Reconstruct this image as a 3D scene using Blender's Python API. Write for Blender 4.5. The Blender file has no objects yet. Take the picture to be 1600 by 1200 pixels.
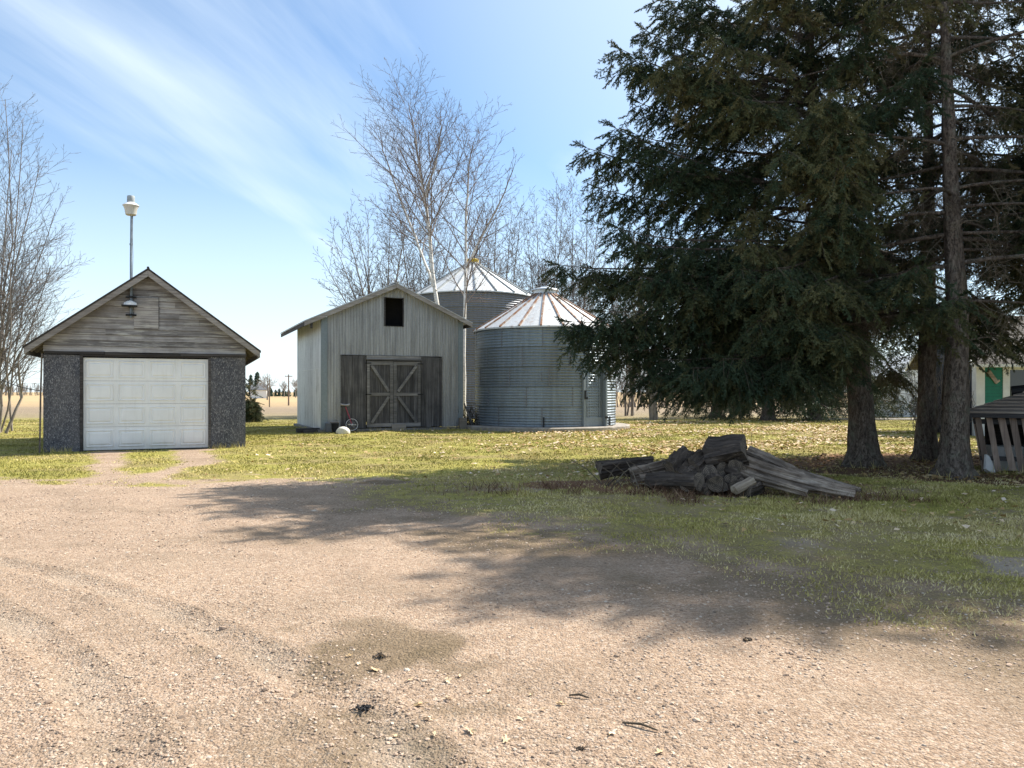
import bpy, bmesh, math, random
import numpy as np
from mathutils import Vector, Matrix

scene = bpy.context.scene
COL = scene.collection
FOC, CX, HY, EYE = 1200.0, 800.0, 612.0, 1.45     # photograph: focal length in px, centre, horizon row, eye height
SUN_AZ, SUN_EL = math.radians(31), math.radians(47)  # azimuth counted from +X towards +Y
SUNV = Vector((math.cos(SUN_EL)*math.cos(SUN_AZ), math.cos(SUN_EL)*math.sin(SUN_AZ), math.sin(SUN_EL)))

def at(px, d): return (px-CX)/FOC*d
def zz(py, d): return EYE+(HY-py)/FOC*d
def W(px, py, d): return Vector((at(px, d), d, zz(py, d)))

# ------------------------------------------------------------------ noise
def _h(i, j, s):
    n = (i.astype(np.int64)*374761393 + j.astype(np.int64)*668265263 + s*1442695041) & 0x7fffffff
    n = ((n ^ (n >> 13))*1274126177) & 0x7fffffff
    n = n ^ (n >> 16)
    return (n & 0xffff)/65535.0
def vnoise(x, y, s=0):
    x = np.asarray(x, float); y = np.asarray(y, float)
    i = np.floor(x); j = np.floor(y); u = x-i; v = y-j
    u = u*u*(3-2*u); v = v*v*(3-2*v)
    a = _h(i, j, s); b = _h(i+1, j, s); c = _h(i, j+1, s); d = _h(i+1, j+1, s)
    return (a*(1-u)+b*u)*(1-v)+(c*(1-u)+d*u)*v
def fbm(x, y, s=0, o=4):
    t = 0; a = .5; n = 0
    for k in range(o):
        t = t+a*vnoise(np.asarray(x)*2**k+7.3*k, np.asarray(y)*2**k-3.1*k, s+k); n += a; a *= .5
    return t/n
def sst(a, b, x):
    t = np.clip((x-a)/(b-a), 0, 1); return t*t*(3-2*t)

# ------------------------------------------------------------------ materials
class NT:
    def __init__(s, name):
        s.m = bpy.data.materials.new(name); s.m.use_nodes = True
        s.t = s.m.node_tree; s.b = s.t.nodes['Principled BSDF']
    def n(s, ty, **k):
        x = s.t.nodes.new(ty)
        for a, b in k.items(): setattr(x, a, b)
        return x
    def put(s, sock, v):
        if isinstance(v, bpy.types.NodeSocket): s.t.links.new(v, sock)
        elif isinstance(v, (tuple, list)) and len(v) == 3 and sock.type == 'RGBA': sock.default_value = (*v, 1)
        else: sock.default_value = v
    def co(s, scale=(1, 1, 1), kind='Object', rot=(0, 0, 0)):
        if kind == 'Position': o = s.n('ShaderNodeNewGeometry').outputs['Position']
        else: o = s.n('ShaderNodeTexCoord').outputs[kind]
        mp = s.n('ShaderNodeMapping'); s.put(mp.inputs['Vector'], o)
        mp.inputs['Scale'].default_value = scale; mp.inputs['Rotation'].default_value = rot
        return mp.outputs[0]
    def noise(s, vec, scale=5, detail=4, rough=.55, dist=0):
        x = s.n('ShaderNodeTexNoise'); s.put(x.inputs['Vector'], vec)
        x.inputs['Scale'].default_value = scale; x.inputs['Detail'].default_value = detail
        x.inputs['Roughness'].default_value = rough; x.inputs['Distortion'].default_value = dist
        return x.outputs['Fac']
    def vor(s, vec, scale, feature='F1', out='Distance', rnd=1):
        x = s.n('ShaderNodeTexVoronoi', feature=feature); s.put(x.inputs['Vector'], vec)
        x.inputs['Scale'].default_value = scale; x.inputs['Randomness'].default_value = rnd
        return x.outputs[out]
    def ramp(s, f, stops, interp='LINEAR'):
        r = s.n('ShaderNodeValToRGB'); s.put(r.inputs['Fac'], f); e = r.color_ramp.elements
        r.color_ramp.interpolation = interp
        while len(e) < len(stops): e.new(.5)
        for q, (p, c) in zip(e, stops):
            q.position = p; c = c if isinstance(c, (tuple, list)) else (c, c, c); q.color = (*c[:3], 1)
        return r.outputs['Color']
    def mix(s, f, a, b, mode='MIX'):
        x = s.n('ShaderNodeMix', data_type='RGBA', blend_type=mode)
        s.put(x.inputs['Factor'], f); s.put(x.inputs[6], a); s.put(x.inputs[7], b)
        return x.outputs[2]
    def ma(s, op, a, b=0.0, clamp=False):
        x = s.n('ShaderNodeMath', operation=op, use_clamp=clamp); s.put(x.inputs[0], a); s.put(x.inputs[1], b)
        return x.outputs[0]
    def attr(s, name, out='Fac'):
        x = s.n('ShaderNodeAttribute'); x.attribute_name = name; return x.outputs[out]
    def bump(s, h, strength=.5, dist=.02, normal=None):
        x = s.n('ShaderNodeBump'); s.put(x.inputs['Height'], h)
        x.inputs['Strength'].default_value = strength; x.inputs['Distance'].default_value = dist
        if normal is not None: s.put(x.inputs['Normal'], normal)
        s.put(s.b.inputs['Normal'], x.outputs[0]); return x.outputs[0]
    def done(s, color=None, rough=.8, metal=0.0, spec=.3):
        if color is not None: s.put(s.b.inputs['Base Color'], color)
        s.put(s.b.inputs['Roughness'], rough); s.put(s.b.inputs['Metallic'], metal)
        s.put(s.b.inputs['Specular IOR Level'], spec)
        return s.m
MAT = {}

def m_plain(name, c, rough=.7, metal=0, var=.25, scale=6):
    k = NT(name); f = k.noise(k.co(), scale, 5)
    a = tuple(x*(1-var) for x in c); b = tuple(min(1, x*(1+var)) for x in c)
    col = k.ramp(f, [(.3, a), (.7, b)])
    k.bump(k.noise(k.co(), scale*12, 3), .15, .01)
    return k.done(col, rough, metal)

def m_wood(name, dark, mid, light, axis='z', grain=22, pale=.0, bump=.35):
    """weathered boards: streaks along one axis, one tone per board (rnd)"""
    k = NT(name); r = k.attr('rnd')
    sc = {'x': (.6, grain, grain), 'z': (grain, grain, .6), 'y': (grain, .6, grain)}[axis]
    off = k.n('ShaderNodeVectorMath', operation='ADD'); k.put(off.inputs[0], k.co(sc))
    cmb = k.n('ShaderNodeCombineXYZ')
    for i, mlt in enumerate((31.0, 17.0, 9.0)): k.put(cmb.inputs[i], k.ma('MULTIPLY', r, mlt))
    k.put(off.inputs[1], cmb.outputs[0]); v = off.outputs[0]
    g = k.noise(v, 1.0, 6, .65, .6)
    col = k.ramp(g, [(.25, dark), (.5, mid), (.75, light)])
    tone = k.ma('ADD', k.ma('MULTIPLY', r, .7), .62)
    mt = k.n('ShaderNodeCombineXYZ')
    for i in range(3): k.put(mt.inputs[i], tone)
    col = k.mix(1.0, col, mt.outputs[0], 'MULTIPLY')
    big = k.noise(k.co((1.2, 1.2, 1.2)), 1.6, 4, .6)
    col = k.mix(k.ramp(big, [(.45, 0.0), (.7, .55)]), col, dark)
    if pale:
        pm = k.noise(k.co((.9, 3, 5) if axis == 'x' else (5, 5, 1.2)), 1.5, 6, .7)
        fine = k.noise(k.co(sc), 2.2, 4, .7)
        pf = k.ramp(k.ma('MULTIPLY', pm, fine), [(.26, 0.0), (.36, pale)])
        col = k.mix(pf, col, (.5, .48, .44))
    k.bump(g, bump, .012)
    return k.done(col, .88, 0, .2)

def m_bark(name, a, b, lich=None, scale=7, bump=.9):
    k = NT(name); v = k.co((1, 1, .28), 'Object')
    f = k.noise(v, scale*3, 6, .65, .4); v2 = k.co((1, 1, .42)); cr = k.ramp(k.noise(v2, scale*4.5, 5, .7, 1.2), [(.38, 0.0), (.5, .16)])
    col = k.ramp(f, [(.3, a), (.68, b)])
    col = k.mix(k.ramp(cr, [(0, .6), (.14, 0.0)]), col, tuple(x*.45 for x in a))
    if lich:
        l = k.noise(k.co(), 5, 5, .6); col = k.mix(k.ramp(l, [(.52, 0.0), (.68, .6)]), col, lich)
    k.bump(k.ma('ADD', f, k.ma('MULTIPLY', k.ramp(cr, [(0, 0.0), (.16, 1.0)]), .6)), bump, .03)
    return k.done(col, .9, 0, .15)

def m_galv(name, base=(.42, .45, .48), metal=.75, rough=.42, rust=0.0, streak='z', tone=.25, grime=(.2, .19, .18)):
    k = NT(name); r = k.attr('rnd')
    sc = (7, 7, .35) if streak == 'z' else (.5, .5, 7)
    f = k.noise(k.co(sc), 1.3, 6, .65); sp = k.vor(k.co(), 34, 'F1', 'Color')
    sps = k.n('ShaderNodeSeparateColor'); k.put(sps.inputs[0], sp)
    lo = tuple(x*(1-tone) for x in base); hi = tuple(min(1, x*(1+tone)) for x in base)
    col = k.ramp(f, [(.3, lo), (.7, hi)])
    tn = k.ma('ADD', k.ma('MULTIPLY', r, .26), .87); mt = k.n('ShaderNodeCombineXYZ')
    for i in range(3): k.put(mt.inputs[i], tn)
    col = k.mix(1.0, col, mt.outputs[0], 'MULTIPLY')
    col = k.mix(.12, col, k.ramp(sps.outputs[0], [(0, .3), (1, .75)]))
    g = k.noise(k.co((3, 3, .8)), 1.1, 5, .7); col = k.mix(k.ramp(g, [(.52, 0.0), (.75, .5)]), col, grime)
    rs = k.noise(k.co((4, 4, 2)), 1.2, 6, .7)
    rf = k.ramp(rs, [(.62-.3*rust, 0.0), (.75-.3*rust, min(1, rust*1.6))])
    col = k.mix(rf, col, (.22, .1, .045))
    rr = k.ma('ADD', k.ma('MULTIPLY', f, .3), rough-.12)
    met = k.ma('MULTIPLY', k.ma('SUBTRACT', 1.0, rf), metal)
    k.bump(k.noise(k.co(), 3.5, 3), .12, .02)
    return k.done(col, rr, met, .4)

def build_mats():
    M = MAT
    # ground -------------------------------------------------------
    k = NT('ground_cover'); P = k.co((1, 1, 1), 'Position')
    n1 = k.noise(P, .55, 5, .6); n2 = k.noise(P, 4, 6, .65); n3 = k.noise(P, 38, 4, .7); n4 = k.noise(P, 120, 3, .7)
    vb = k.vor(P, 26, 'F1', 'Color'); vs = k.n('ShaderNodeSeparateColor'); k.put(vs.inputs[0], vb)
    vd = k.vor(P, 26); vd2 = k.vor(P, 70); vb2 = k.vor(P, 70, 'F1', 'Color')
    vs2 = k.n('ShaderNodeSeparateColor'); k.put(vs2.inputs[0], vb2)
    dirt = k.ramp(k.ma('ADD', k.ma('MULTIPLY', n1, .5), k.ma('MULTIPLY', n2, .5)),
                  [(.3, (.295, .195, .12)), (.5, (.445, .31, .205)), (.72, (.575, .43, .3))])
    peb = k.ramp(vs2.outputs[0], [(0, (.18, .125, .095)), (.4, (.4, .295, .22)), (.75, (.53, .415, .32)), (1, (.66, .56, .47))])
    gr = k.mix(k.ramp(n3, [(.35, .25), (.6, .75)]), dirt, peb)
    gr = k.mix(k.ramp(n4, [(.35, .45), (.6, 0.0)]), gr, (.16, .105, .075))
    pt = k.noise(k.co((.5, 1.1, 1), 'Position'), 1.1, 6, .65, .5); gr = k.mix(k.ramp(pt, [(.46, 0.0), (.64, .42)]), gr, k.ramp(n3, [(.32, (.11, .076, .05)), (.66, (.33, .25, .175))]))
    sk = k.noise(k.co((1, 1.6, 1), 'Position'), 13, 5, .75); gr = k.mix(k.ramp(sk, [(.54, 0.0), (.66, .42)]), gr, (.19, .138, .095)); gr = k.mix(k.ramp(sk, [(.3, .5), (.43, 0.0)]), gr, (.57, .435, .325))
    st = k.attr('stain'); gr = k.mix(st, gr, k.ramp(n3, [(.3, (.09, .066, .038)), (.7, (.235, .175, .11))]))
    snd = k.attr('sand'); gr = k.mix(snd, gr, k.ramp(n3, [(.3, (.3, .255, .2)), (.7, (.5, .44, .36))]))
    grass = k.ramp(k.ma('ADD', k.ma('MULTIPLY', n2, .55), k.ma('MULTIPLY', n3, .45)),
                   [(.3, (.14, .13, .035)), (.48, (.26, .24, .055)), (.6, (.37, .33, .09)), (.75, (.5, .41, .17))])
    grass = k.mix(k.ramp(n1, [(.42, 0.0), (.62, .65)]), grass, k.ramp(n3, [(.3, (.15, .108, .062)), (.7, (.38, .28, .155))]))
    ga = k.attr('grass'); gth = k.ma('ADD', ga, k.ma('MULTIPLY', k.ma('SUBTRACT', k.ma('ADD', k.ma('MULTIPLY', n2, .5), k.ma('MULTIPLY', n3, .5)), .5), 1.3))
    col = k.mix(k.ramp(gth, [(.35, 0.0), (.62, 1.0)]), gr, grass)
    la = k.attr('litter'); lth = k.ma('ADD', la, k.ma('SUBTRACT', n3, .5))
    lit = k.ramp(k.ma('ADD', k.ma('MULTIPLY', n3, .5), k.ma('MULTIPLY', n4, .5)), [(.3, (.06, .032, .019)), (.5, (.19, .098, .056)), (.72, (.42, .24, .14))])
    col = k.mix(k.ramp(lth, [(.35, 0.0), (.65, .92)]), col, lit)
    # far field bands by true distance from the yard
    sx = k.n('ShaderNodeSeparateXYZ'); k.put(sx.inputs[0], k.n('ShaderNodeNewGeometry').outputs['Position'])
    y = k.ma('ADD', sx.outputs[1], k.ma('MULTIPLY', k.ma('SUBTRACT', k.noise(k.co((.02, .05, 1), 'Position'), 1, 4), .5), 22))
    mr = k.n('ShaderNodeMapRange'); k.put(mr.inputs[0], y); mr.inputs[1].default_value = 30; mr.inputs[2].default_value = 230
    fs = k.noise(k.co((.12, 1.3, 1), 'Position'), 1, 6, .7); fs2 = k.noise(k.co((.9, 4, 1), 'Position'), 1, 4, .7)
    fld = k.ramp(mr.outputs[0], [(0, (.2, .18, .08)), (.06, (.3, .25, .14)), (.13, (.28, .22, .15)), (.3, (.34, .255, .165)), (.42, (.27, .2, .14)), (.55, (.4, .29, .165)), (1, (.5, .36, .19))])
    fld = k.mix(k.ramp(fs, [(.35, .6), (.65, 0.0)]), fld, (.17, .125, .085))
    fld = k.mix(k.ramp(fs2, [(.55, 0.0), (.7, .55)]), fld, (.5, .42, .31))
    fa = k.attr('field'); col = k.mix(fa, col, fld)
    h = k.ma('ADD', k.ma('MULTIPLY', k.ma('SUBTRACT', 1, vd), .5), k.ma('ADD', k.ma('MULTIPLY', n3, 1.0), k.ma('MULTIPLY', k.ma('SUBTRACT', 1, vd2), .6)))
    h = k.ma('ADD', h, k.ma('MULTIPLY', n4, .5))
    k.bump(h, .8, .022)
    M['ground'] = k.done(col, .95, 0, .15)
    k = NT('pebbles'); r = k.attr('rnd')
    M['pebble'] = k.done(k.ramp(r, [(0, (.13, .1, .08)), (.3, (.33, .24, .175)), (.6, (.46, .34, .255)), (.85, (.47, .39, .31)), (1, (.56, .5, .43))]), .9, 0, .2)
    k = NT('grass_blades'); r = k.attr('rnd')
    M['grass'] = k.done(k.ramp(r, [(0, (.11, .11, .03)), (.35, (.27, .25, .06)), (.6, (.44, .38, .115)), (.8, (.56, .46, .18)), (1, (.68, .56, .3))]), .8, 0, .2)
    k = NT('dry_leaves'); r = k.attr('rnd')
    M['leaf'] = k.done(k.ramp(r, [(0, (.12, .065, .03)), (.3, (.29, .175, .07)), (.6, (.48, .33, .14)), (.85, (.6, .45, .29)), (1, (.68, .56, .43))]), .75, 0, .25)
    k = NT('dead_weeds'); r = k.attr('rnd')
    M['weed'] = k.done(k.ramp(r, [(0, (.05, .025, .018)), (.5, (.17, .09, .055)), (1, (.36, .24, .15))]), .9, 0, .1)
    # trees --------------------------------------------------------
    k = NT('spruce_needles'); r = k.attr('rnd')
    c = k.ramp(r, [(0, (.019, .039, .021)), (.35, (.05, .073, .033)), (.6, (.125, .12, .047)), (.82, (.18, .155, .075)), (1, (.24, .19, .125))])
    M['needle'] = k.done(c, .6, 0, .3)
    k = NT('spruce_twigs'); r = k.attr('rnd')
    M['twig'] = k.done(k.ramp(r, [(0, (.06, .047, .034)), (.6, (.15, .118, .085)), (1, (.27, .23, .17))]), .9, 0, .15)
    M['bark'] = m_bark('spruce_bark', (.075, .056, .044), (.25, .2, .16), (.2, .2, .15))
    M['greybark'] = m_bark('grey_bark', (.09, .075, .065), (.26, .22, .19), None, 5, .5)
    k = NT('bare_tree_bark'); r = k.attr('rad'); f = k.noise(k.co((1, 1, .4)), 9, 5, .6)
    M['bare'] = k.done(k.mix(k.ramp(r, [(.0, 0.0), (.35, 1.0)]), (.17, .145, .13), k.ramp(f, [(.3, (.13, .11, .095)), (.7, (.32, .285, .25))])), .9, 0, .15)
    k = NT('birch_bark'); r = k.attr('rad'); f = k.noise(k.co((2, 2, 9)), 3, 5, .7); g = k.noise(k.co(), 2.5, 4)
    wh = k.mix(k.ramp(f, [(.56, 0.0), (.64, .95)]), k.ramp(g, [(.3, (.5, .46, .41)), (.7, (.78, .75, .7))]), (.035, .03, .028))
    M['birch'] = k.done(k.mix(k.ramp(r, [(.22, 0.0), (.6, 1.0)]), (.15, .11, .09), wh), .8, 0, .2)
    k = NT('far_conifer'); r = k.attr('rnd')
    M['farcon'] = k.done(k.ramp(r, [(0, (.018, .035, .028)), (1, (.05, .08, .05))]), .9, 0, .1)
    k = NT('log_bark'); v = k.co((.5, 6, 6)); f = k.noise(v, 3, 6, .7, .5); g = k.noise(k.co(), 3, 5)
    c = k.ramp(f, [(.3, (.07, .05, .036)), (.5, (.32, .25, .19)), (.72, (.58, .49, .4))]); c = k.mix(k.ramp(g, [(.45, 0.0), (.62, .6)]), c, (.06, .046, .038))
    k.bump(f, .9, .03); M['log'] = k.done(c, .9, 0, .15)
    k = NT('dark_log_bark'); v = k.co((.6, 5, 5)); f = k.noise(v, 3, 6, .7, .5)
    c = k.ramp(f, [(.32, (.022, .018, .016)), (.56, (.09, .07, .056)), (.8, (.3, .24, .19))])
    k.bump(f, .9, .03); M['darklog'] = k.done(c, .9, 0, .15)
    k = NT('log_end'); v = k.co((1, 1, 1)); w = k.n('ShaderNodeTexWave', wave_type='RINGS', rings_direction='X'); k.put(w.inputs['Vector'], v)
    w.inputs['Scale'].default_value = 14; w.inputs['Distortion'].default_value = 2.5
    c = k.mix(k.ramp(k.noise(v, 14, 4), [(.4, .2), (.65, .8)]), k.ramp(w.outputs['Fac'], [(0, (.09, .07, .055)), (1, (.3, .24, .185))]), (.05, .042, .036))
    M['logend'] = k.done(c, .9, 0, .1)
    M['palewood'] = m_wood('pale_split_wood', (.14, .105, .075), (.27, .215, .16), (.42, .35, .27), 'x', 18)
    # garage -------------------------------------------------------
    k = NT('flake_board_siding'); v = k.co((1, 1, 1)); dn = k.n('ShaderNodeVectorMath', operation='ADD')
    a = k.vor(k.co((1, 1, .55), rot=(0, .6, 0)), 52, 'F1', 'Color'); b = k.vor(k.co((1, 1, .5), rot=(0, -.8, 0)), 75, 'F1', 'Color')
    sa = k.n('ShaderNodeSeparateColor'); k.put(sa.inputs[0], a); sb = k.n('ShaderNodeSeparateColor'); k.put(sb.inputs[0], b)
    mx = k.ma('MULTIPLY', k.ma('ADD', sa.outputs[0], sb.outputs[1]), .5)
    c = k.ramp(mx, [(.12, (.05, .051, .06)), (.4, (.085, .087, .1)), (.68, (.125, .127, .142)), (.92, (.32, .31, .31))])
    big = k.noise(k.co((1, 1, .6)), 1.3, 5, .6); c = k.mix(k.ramp(big, [(.42, 0.0), (.7, .5)]), c, (.2, .185, .18))
    k.bump(mx, .4, .01); M['flake'] = k.done(c, .85, 0, .2)
    M['gable'] = m_wood('weathered_gable_boards', (.11, .098, .09), (.27, .25, .24), (.46, .44, .43), 'x', 26, 1.0)
    M['barge'] = m_wood('grey_barge_wood', (.14, .12, .105), (.28, .25, .225), (.42, .39, .36), 'x', 22, .3)
    M['darktrim'] = m_wood('dark_trim_wood', (.03, .027, .027), (.075, .068, .066), (.15, .138, .13), 'x', 22)
    k = NT('white_door_paint'); f = k.noise(k.co((1, 1, 1)), 2, 5); f2 = k.noise(k.co((6, 6, .6)), 2, 5, .7)
    c = k.ramp(f, [(.3, (.78, .78, .77)), (.7, (.87, .87, .86))]); c = k.mix(k.ramp(f2, [(.5, 0.0), (.8, .28)]), c, (.5, .47, .42))
    sz = k.n('ShaderNodeSeparateXYZ'); k.put(sz.inputs[0], k.n('ShaderNodeTexCoord').outputs['Object'])
    splash = k.ma('MULTIPLY', k.ramp(sz.outputs[2], [(0, 1.0), (.3, 0.0)]), k.noise(k.co(), 9, 4))
    c = k.mix(k.ma('MULTIPLY', splash, .8), c, (.42, .34, .26)); M['whitedoor'] = k.done(c, .45, 0, .4)
    k = NT('roof_shingles'); br = k.n('ShaderNodeTexBrick'); k.put(br.inputs['Vector'], k.co((1, 1, 1), 'UV')); br.offset = .5
    for nm, v in (('Scale', 1.0), ('Mortar Size', .006), ('Brick Width', .3), ('Row Height', .14)): br.inputs[nm].default_value = v
    br.inputs['Color1'].default_value = (.13, .118, .105, 1); br.inputs['Color2'].default_value = (.25, .23, .205, 1); br.inputs['Mortar'].default_value = (.04, .036, .034, 1)
    c = k.mix(k.ramp(k.noise(k.co(), 40, 3), [(.3, .5), (.7, 0.0)]), br.outputs['Color'], (.09, .08, .07)); k.bump(br.outputs['Fac'], .6, -.01)
    M['shingle'] = k.done(c, .95, 0, .1)
    # sheds and bins -----------------------------------------------
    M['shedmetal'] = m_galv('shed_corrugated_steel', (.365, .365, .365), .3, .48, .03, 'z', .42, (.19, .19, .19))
    M['shedside'] = m_galv('sky_lit_corrugated_steel', (.74, .75, .74), .5, .4, .03, 'z', .15)  # same sheets as the front; sky reflection put into a lighter base colour
    M['trimmetal'] = m_galv('blue_grey_corner_trim', (.2, .245, .27), .3, .5, 0, 'z', .12)
    M['binmetal'] = m_galv('bin_corrugated_steel', (.2, .245, .285), .6, .4, .03, 'z', .22)
    M['bigbin'] = m_galv('weathered_bin_steel', (.14, .15, .175), .45, .5, .04, 'z', .22)
    M['binroof'] = m_galv('bin_roof_sheet', (.62, .63, .63), .35, .45, .28, 'z', .12, (.45, .42, .39))
    M['bigroof'] = m_galv('pale_roof_sheet', (.6, .62, .63), .35, .5, 0, 'z', .1, (.4, .4, .4))
    M['ribrust'] = m_galv('rusty_roof_rib', (.36, .33, .3), .3, .6, .75, 'z', .2)
    M['greyrib'] = m_galv('grey_roof_rib', (.3, .32, .32), .3, .5, 0, 'z', .2)
    M['steelroof'] = m_galv('ribbed_roof_steel', (.5, .5, .49), .5, .5, .2, 'z', .2)
    M['plank'] = m_wood('weathered_door_planks', (.035, .033, .034), (.095, .09, .09), (.21, .2, .195), 'z', 20, .1)
    M['brace'] = m_wood('grey_brace_wood', (.09, .085, .08), (.18, .17, .165), (.31, .3, .285), 'x', 18, .1)
    k = NT('cast_concrete'); f = k.noise(k.co(), 3, 6, .65); c = k.ramp(f, [(.3, (.2, .175, .15)), (.7, (.42, .38, .33))])
    k.bump(k.noise(k.co(), 40, 4), .4, .01); M['concrete'] = k.done(c, .95, 0, .15)
    M['black'] = m_plain('black_paint', (.015, .015, .016), .6)
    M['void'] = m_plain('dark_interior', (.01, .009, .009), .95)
    M['yellow'] = m_plain('yellow_paint', (.62, .42, .03), .5)
    M['pipe'] = m_plain('grey_pipe', (.2, .23, .26), .5, .5)
    M['lampwhite'] = m_plain('lamp_white_enamel', (.75, .75, .74), .4, 0, .06)
    M['lampgrey'] = m_plain('lamp_grey_cap', (.3, .33, .34), .6)
    k = NT('lamp_refractor'); k.b.inputs['Transmission Weight'].default_value = .25; M['lens'] = k.done((.62, .6, .54), .3, 0, .4)
    M['rubber'] = m_plain('rubber', (.02, .02, .021), .8)
    M['chrome'] = m_plain('dull_chrome', (.6, .58, .55), .35, .7, .1)
    M['pink'] = m_plain('faded_red_paint', (.33, .055, .085), .45, 0, .2)
    M['saddle'] = m_plain('pale_saddle', (.33, .31, .31), .55)
    M['whiterock'] = m_plain('whitewashed_stone', (.68, .66, .58), .9, 0, .12, 9)
    M['tanboard'] = m_wood('tan_board', (.14, .12, .1), (.24, .21, .175), (.33, .29, .25), 'x', 14)
    M['greyblock'] = m_plain('grey_block', (.14, .145, .155), .9, 0, .2)
    # house --------------------------------------------------------
    M['greenpaint'] = m_plain('green_paint', (.012, .17, .115), .5, 0, .12)
    M['whitetrim'] = m_plain('white_trim', (.72, .72, .7), .6, 0, .08)
    M['darkwall'] = m_wood('dark_house_boards', (.03, .032, .038), (.06, .064, .075), (.1, .105, .12), 'z', 14)
    k = NT('window_glass'); M['glass'] = k.done((.03, .035, .035), .08, 0, .6)
    M['coop'] = m_wood('coop_slats', (.12, .085, .066), (.29, .215, .17), (.45, .35, .28), 'z', 18)
    M['coopboard'] = m_wood('coop_roof_boards', (.18, .14, .11), (.42, .34, .275), (.62, .53, .44), 'x', 14)
    M['paper'] = m_plain('pale_panel', (.62, .6, .57), .8, 0, .1)

# ------------------------------------------------------------------ mesh building
def np_mesh(name, V, faces, mats, parent=None, attrs=None, smooth=False, mat_idx=None, link=True):
    """V (n,3); faces: list of int arrays (m,k) of one size each"""
    me = bpy.data.meshes.new(name)
    V = np.ascontiguousarray(V, dtype=np.float32)
    me.vertices.add(len(V)); me.vertices.foreach_set('co', V.ravel())
    loops = np.concatenate([f.ravel() for f in faces]).astype(np.int32)
    sizes = np.concatenate([np.full(len(f), f.shape[1], np.int32) for f in faces])
    starts = np.concatenate([[0], np.cumsum(sizes)[:-1]]).astype(np.int32)
    me.loops.add(len(loops)); me.loops.foreach_set('vertex_index', loops)
    me.polygons.add(len(sizes)); me.polygons.foreach_set('loop_start', starts)
    try: me.polygons.foreach_set('loop_total', sizes)
    except Exception: pass
    if mat_idx is not None: me.polygons.foreach_set('material_index', np.asarray(mat_idx, np.int32))
    me.polygons.foreach_set('use_smooth', np.full(len(sizes), bool(smooth)))
    for m in (mats if isinstance(mats, (list, tuple)) else [mats]): me.materials.append(m)
    for a, v in (attrs or {}).items():
        at_ = me.attributes.new(a, 'FLOAT', 'POINT'); at_.data.foreach_set('value', np.asarray(v, np.float32))
    me.update(calc_edges=True); me.validate()
    o = bpy.data.objects.new(name, me)
    COL.objects.link(o)
    if parent is not None: o.parent = parent
    return o

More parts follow.
